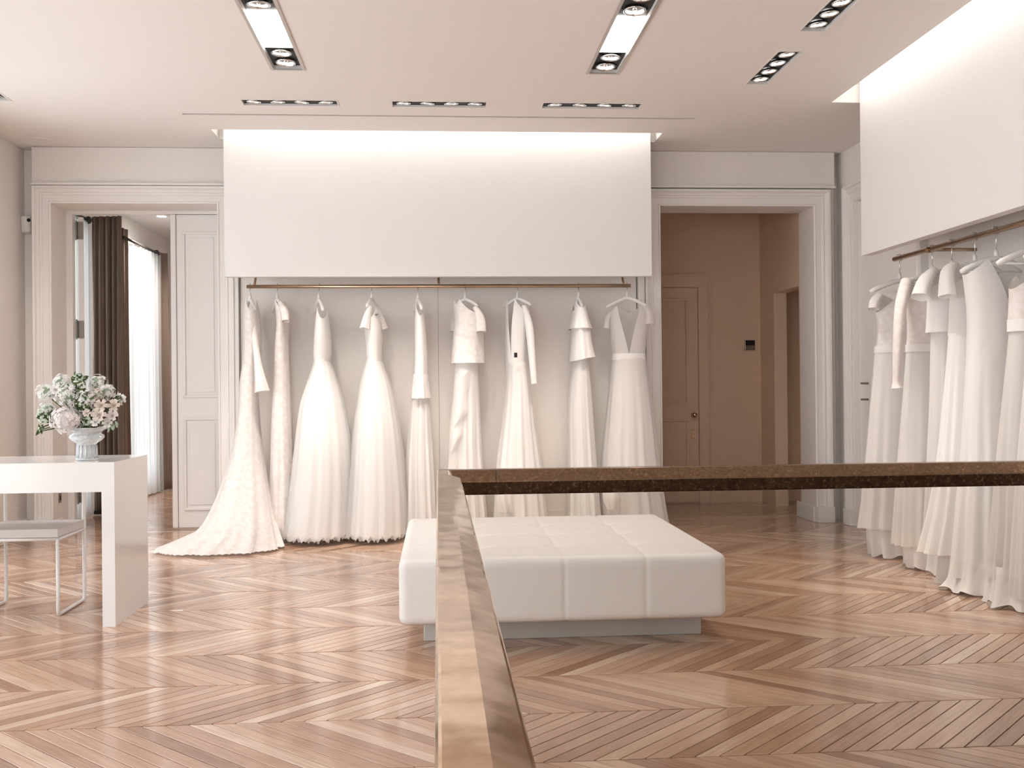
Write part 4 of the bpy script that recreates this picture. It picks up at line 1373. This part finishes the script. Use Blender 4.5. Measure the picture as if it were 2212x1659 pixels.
# ------------------------------------------------------------------ vase and flowers
VX, VY, VZ = -1.717, 5.20, TZ
t = thing('flower_vase', 'cut-glass footed urn holding white flowers on the table', 'vase', (VX, VY, VZ))
prof = [(.0, .001), (.052, .001), (.054, .008), (.046, .014), (.043, .05), (.041, .075), (.05, .085), (.07, .098), (.082, .112), (.080, .124), (.066, .130), (.072, .142), (.10, .158), (.104, .162),
        (.098, .162), (.068, .146), (.058, .132), (.03, .11), (.0, .10)]
obj('urn', MB().lathe(prof, 32, (VX, VY, VZ)), 'crystal', t, smooth=True)
for k in range(14):
    a = 2 * PI * k / 14
    obj('facet_rib', MB().tube([(VX + .046 * math.cos(a), VY + .046 * math.sin(a), VZ + .012), (VX + .043 * math.cos(a), VY + .043 * math.sin(a), VZ + .075)], .005, 6), 'crystal', t, smooth=True)
water = obj('stem_bundle', MB().tube([(VX, VY, VZ + .115), (VX, VY, VZ + .17)], [.03, .05], 10), 'leaf', t)


def fib(n, seed=0):
    g_ = PI * (3 - math.sqrt(5))
    for i in range(n):
        z = 1 - 2 * (i + .5) / n
        r = math.sqrt(1 - z * z)
        yield Vector((math.cos(g_ * i) * r, math.sin(g_ * i) * r, z))


def frame_of(n_):
    a = n_.cross(Vector((0, 0, 1)) if abs(n_.z) < .9 else Vector((1, 0, 0))).normalized()
    return a, n_.cross(a)


def floret(mb, c, n_, size, rot, petals=4):
    a, b = frame_of(n_)
    for k in range(petals):
        th = rot + 2 * PI * k / petals
        d = a * math.cos(th) + b * math.sin(th); s_ = a * -math.sin(th) + b * math.cos(th)
        mb.add([c, c + d * size * .55 - s_ * size * .42 + n_ * size * .18, c + d * size + n_ * size * .05, c + d * size * .55 + s_ * size * .42 + n_ * size * .18], [(0, 1, 2, 3)])


def hydrangea(center, r, fl, n_, mat, label, group, seed, squash=.85):
    rnd = random.Random(seed)
    mb = MB()
    for p in fib(n_):
        rr = r * rnd.uniform(.74, 1.14)
        p = (p + Vector((rnd.gauss(0, .16), rnd.gauss(0, .16), rnd.gauss(0, .16)))).normalized()
        c = Vector((p.x * rr, p.y * rr, p.z * rr * squash)) + Vector(center)
        floret(mb, c, (p + Vector((rnd.uniform(-.3, .3), rnd.uniform(-.3, .3), rnd.uniform(-.3, .3)))).normalized(), fl, rnd.uniform(0, 6), 4)
    t = thing('hydrangea', label, 'flower', center, group)
    obj('florets', mb, mat, t)
    obj('core', MB().lathe([(r * .72 * math.sin(PI * i / 8), -r * .72 * squash * math.cos(PI * i / 8)) for i in range(9)], 14, center), 'leaf_pale' if mat != 'petal_pink' else 'petal_pink', t, smooth=True)
    stem(t, center)
    return t


def stem(t, c):
    obj('stem', MB().tube([Vector(c) - Vector((0, 0, .01)), (Vector(c) * .45 + Vector((VX, VY, VZ + .15)) * .55), (VX + (c[0] - VX) * .06, VY + (c[1] - VY) * .06, VZ + .135)], .003, 6), 'leaf', t)


def rose(center, r, mat, label, group, seed, face=(0, -1, .3)):
    rnd = random.Random(seed)
    mb = MB()
    n0 = Vector(face).normalized(); a, b = frame_of(n0)
    C = Vector(center)
    for layer, (cnt, opn, ln) in enumerate(((3, .25, .62), (4, .5, .82), (5, .85, 1.0), (6, 1.25, 1.08))):
        for k in range(cnt):
            th = 2 * PI * k / cnt + layer * .7 + rnd.uniform(-.15, .15)
            rows_ = []
            for j in range(4):
                s_ = j / 3
                out = r * (.12 + math.sin(opn * s_) * ln); up = r * (math.cos(opn * s_ * .9) * s_ * ln - .35 * opn * .5)
                wd = (2 * PI / cnt) * .62 * (1 - .35 * s_ * s_)
                for i in range(4):
                    ph = th + wd * (i / 3 - .5) * 2 * .75
                    rows_.append(C + (a * math.cos(ph) + b * math.sin(ph)) * out * (.9 + .06 * rnd.random()) + n0 * up)
            mb.add(rows_, [(j * 4 + i, j * 4 + i + 1, (j + 1) * 4 + i + 1, (j + 1) * 4 + i) for j in range(3) for i in range(3)])
    t = thing('rose', label, 'flower', center, group)
    obj('petals', mb, mat, t, smooth=True)
    obj('calyx', MB().lathe([(.0, -.006), (r * .35, .0), (r * .2, .012), (0, .014)], 10, tuple(C - n0 * r * .6)), 'leaf', t, smooth=True)
    stem(t, tuple(C))
    return t


def spray(center, rad, n_, label, group, seed, leafy=True, mat='petal', size=.008):
    """loose twig with tiny blossoms and leaves"""
    rnd = random.Random(seed)
    C = Vector(center)
    t = thing('blossom_spray', label, 'flower', center, group)
    tw, bl, lf = MB(), MB(), MB()
    root = Vector((VX + (C.x - VX) * .3, VY + (C.y - VY) * .3, VZ + .2))
    for k in range(n_):
        d = Vector((rnd.gauss(0, 1), rnd.gauss(0, 1), rnd.gauss(.2, 1))).normalized()
        e = C + d * rad * rnd.uniform(.5, 1)
        tw.tube([root, (root + C) / 2 + d * .02, e], .0012, 4, False)
        floret(bl, e, (d + Vector((0, -.6, .3))).normalized(), size * rnd.uniform(.8, 1.3), rnd.uniform(0, 6), 5)
        if leafy:
            f = C + d * rad * rnd.uniform(.2, .9)
            n1 = Vector((rnd.uniform(-1, 1), -1, rnd.uniform(-.3, 1))).normalized()
            a, b = frame_of(n1); th = rnd.uniform(0, 6.28)
            d2 = a * math.cos(th) + b * math.sin(th); s2 = a * -math.sin(th) + b * math.cos(th); L_ = rnd.uniform(.018, .032)
            lf.add([f, f + d2 * L_ * .5 + s2 * L_ * .25 + n1 * .003, f + d2 * L_, f + d2 * L_ * .5 - s2 * L_ * .25 + n1 * .003], [(0, 1, 2, 3)])
    obj('twigs', tw, 'leaf', t)
    obj('blossoms', bl, mat, t)
    if leafy:
        obj('leaves', lf, 'leaf', t)
    return t


def fpt(px, py, d=0.0):
    return tuple(at(px, py, VY + d))


FG = 'flowers in the urn'
hydrangea(fpt(146, 906, -.09), .072, .017, 110, 'petal_pink', 'big pale pink hydrangea low at the front left of the urn', FG, 1)
hydrangea(fpt(132, 826, .02), .042, .0145, 52, 'petal', 'white hydrangea topping the bouquet on the left', FG, 2)
hydrangea(fpt(100, 848, -.02), .046, .0135, 56, 'petal', 'white hydrangea at the outer left of the bouquet', FG, 3)
hydrangea(fpt(146, 854, -.07), .058, .0130, 84, 'petal', 'white hydrangea above the big pink one', FG, 4)
hydrangea(fpt(102, 884, -.02), .040, .011, 42, 'petal', 'greenish white hydrangea low on the left', FG, 5)
hydrangea(fpt(210, 826, .03), .044, .0115, 54, 'petal', 'white hydrangea at top right of the bouquet', FG, 6)
hydrangea(fpt(232, 846, .0), .044, .0115, 54, 'petal', 'white hydrangea at the right shoulder of the bouquet', FG, 7)
hydrangea(fpt(206, 852, -.05), .036, .0115, 42, 'petal_cream', 'cream hydrangea right of the green centre', FG, 8)
rose(fpt(218, 876, -.09), .030, 'petal_cream', 'cream rose in the middle of the right side', FG, 9)
rose(fpt(246, 876, -.05), .030, 'petal_cream', 'cream rose at the right edge of the bouquet', FG, 10)
rose(fpt(214, 896, -.11), .034, 'petal_cream', 'large cream rose low on the right', FG, 11)
rose(fpt(188, 893, -.12), .019, 'petal_cream', 'small cream rosebud below the green centre', FG, 12)
rose(fpt(243, 898, -.07), .028, 'petal_pink', 'pale rose low at the outer right', FG, 13)
rose(fpt(206, 912, -.12), .022, 'petal', 'white rose just above the urn rim on the right', FG, 14)
rose(fpt(232, 914, -.08), .024, 'petal', 'white rose hanging over the rim on the right', FG, 15)
rose(fpt(120, 842, -.06), .024, 'petal', 'white open rose high on the left', FG, 16)
spray(fpt(165, 845, -.07), .052, 110, 'fine white blossom spray left of the green centre', FG, 17)
spray(fpt(182, 866, -.09), .055, 130, 'leafy green spray with tiny white blossoms at bouquet centre', FG, 18)
spray(fpt(172, 822, .0), .036, 70, 'yellow green leafy tips at the bouquet top', FG, 19, True, 'petal_green')
spray(fpt(262, 862, .0), .028, 30, 'loose white blossom twig sticking out on the right', FG, 20, False)
spray(fpt(98, 898, -.03), .042, 80, 'pale green sprig drooping on the left', FG, 21, True, 'petal_green')
spray(fpt(192, 905, -.08), .035, 50, 'dark leaves just above the urn rim', FG, 22, True, 'petal_green')
spray(fpt(88, 928, -.02), .014, 12, 'tiny drooping tip of greenery at lower left', FG, 23, True, 'petal_green', .006)
t = thing('leaf_sprig', 'pale leaves curling down at the right of the urn', 'leaf', fpt(243, 925, -.06), FG)
for (x0_, y0_, x1_, y1_, w_) in ((240, 908, 244, 934, .016), (236, 915, 232, 938, .009), (248, 905, 253, 928, .012)):
    a, b = Vector(fpt(x0_, y0_, -.06)), Vector(fpt(x1_, y1_, -.07)); m_ = (a + b) / 2 + Vector((.008, -.01, 0))
    sx = Vector((w_, 0, 0))
    o = obj('leaf', MB().add([a, m_ - sx, b, m_ + sx, m_ + Vector((0, -.006, 0))], [(0, 1, 4), (1, 2, 4), (2, 3, 4), (3, 0, 4)]), 'leaf_pale', t)
    s = o.modifiers.new('sub', 'SUBSURF'); s.levels = 1; s.render_levels = 2

# ------------------------------------------------------------------ railing with brass handrail and glass
t = thing('stair_railing', 'brass handrail turning a corner above clear glass', 'railing', (0, 2.1, 0))
RT = .951                      # top of the handrail
# section: x to the inner side, z from the top
SEC = [(0, 0), (.026, 0), (.0515, -.0215), (.0475, -.050), (0, -.050)]
YC = 2.1                       # near face of the far arm lies at YC, the arms meet on a mitre
X_END, Y_END = 3.05, -1.6
slope = .0                     # the far arm is level


def arm(near):
    mb = MB(); n = len(SEC)
    # far arm: section's inner side looks toward the camera (-y); outer face at YC+.052
    if near:
        flat = [(0, 0), (.026, 0), (.0480, -.0075), (.0465, -.050), (0, -.050)]
        vs = [(x - .003, Y_END, RT + z) for x, z in flat] + [(x - .003, YC - .09, RT + z) for x, z in flat] + [(x - .003, YC + .052 - x, RT + z) for x, z in SEC]
        fs = [tuple(range(n)), tuple(range(3 * n - 1, 2 * n - 1, -1))]
        fs += [(k * n + i, k * n + (i + 1) % n, (k + 1) * n + (i + 1) % n, (k + 1) * n + i) for k in range(2) for i in range(n)]
        return mb.add(vs, fs)
    else:
        vs = [(x - .003, YC + .052 - x, RT + z) for x, z in SEC] + [(X_END, YC + .052 - x, RT + z) for x, z in SEC]
    fs = [tuple(range(n)), tuple(range(2 * n - 1, n - 1, -1))] + [(i, (i + 1) % n, n + (i + 1) % n, n + i) for i in range(n)]
    mb.add(vs, fs)
    return mb


obj('handrail', arm(True), 'brass', t, bevel=.0035, seg=3)
fa = obj('handrail', arm(False), 'patina_dark_reflection', t, bevel=.0025, seg=3)
obj('joint', MB().box(.118, .1186, YC - .0006, YC + .0525, RT - .0505, RT + .0004), 'dark_metal', t)
obj('glass_panel', MB().box(.02, 1.55, YC + .020, YC + .032, .0, RT - .0505), 'glass', t)
obj('glass_panel', MB().box(1.56, X_END, YC + .020, YC + .032, .0, RT - .0505), 'glass', t)
obj('glass_panel', MB().box(.016, .028, .6, YC + .0, .0, RT - .0505), 'glass', t)
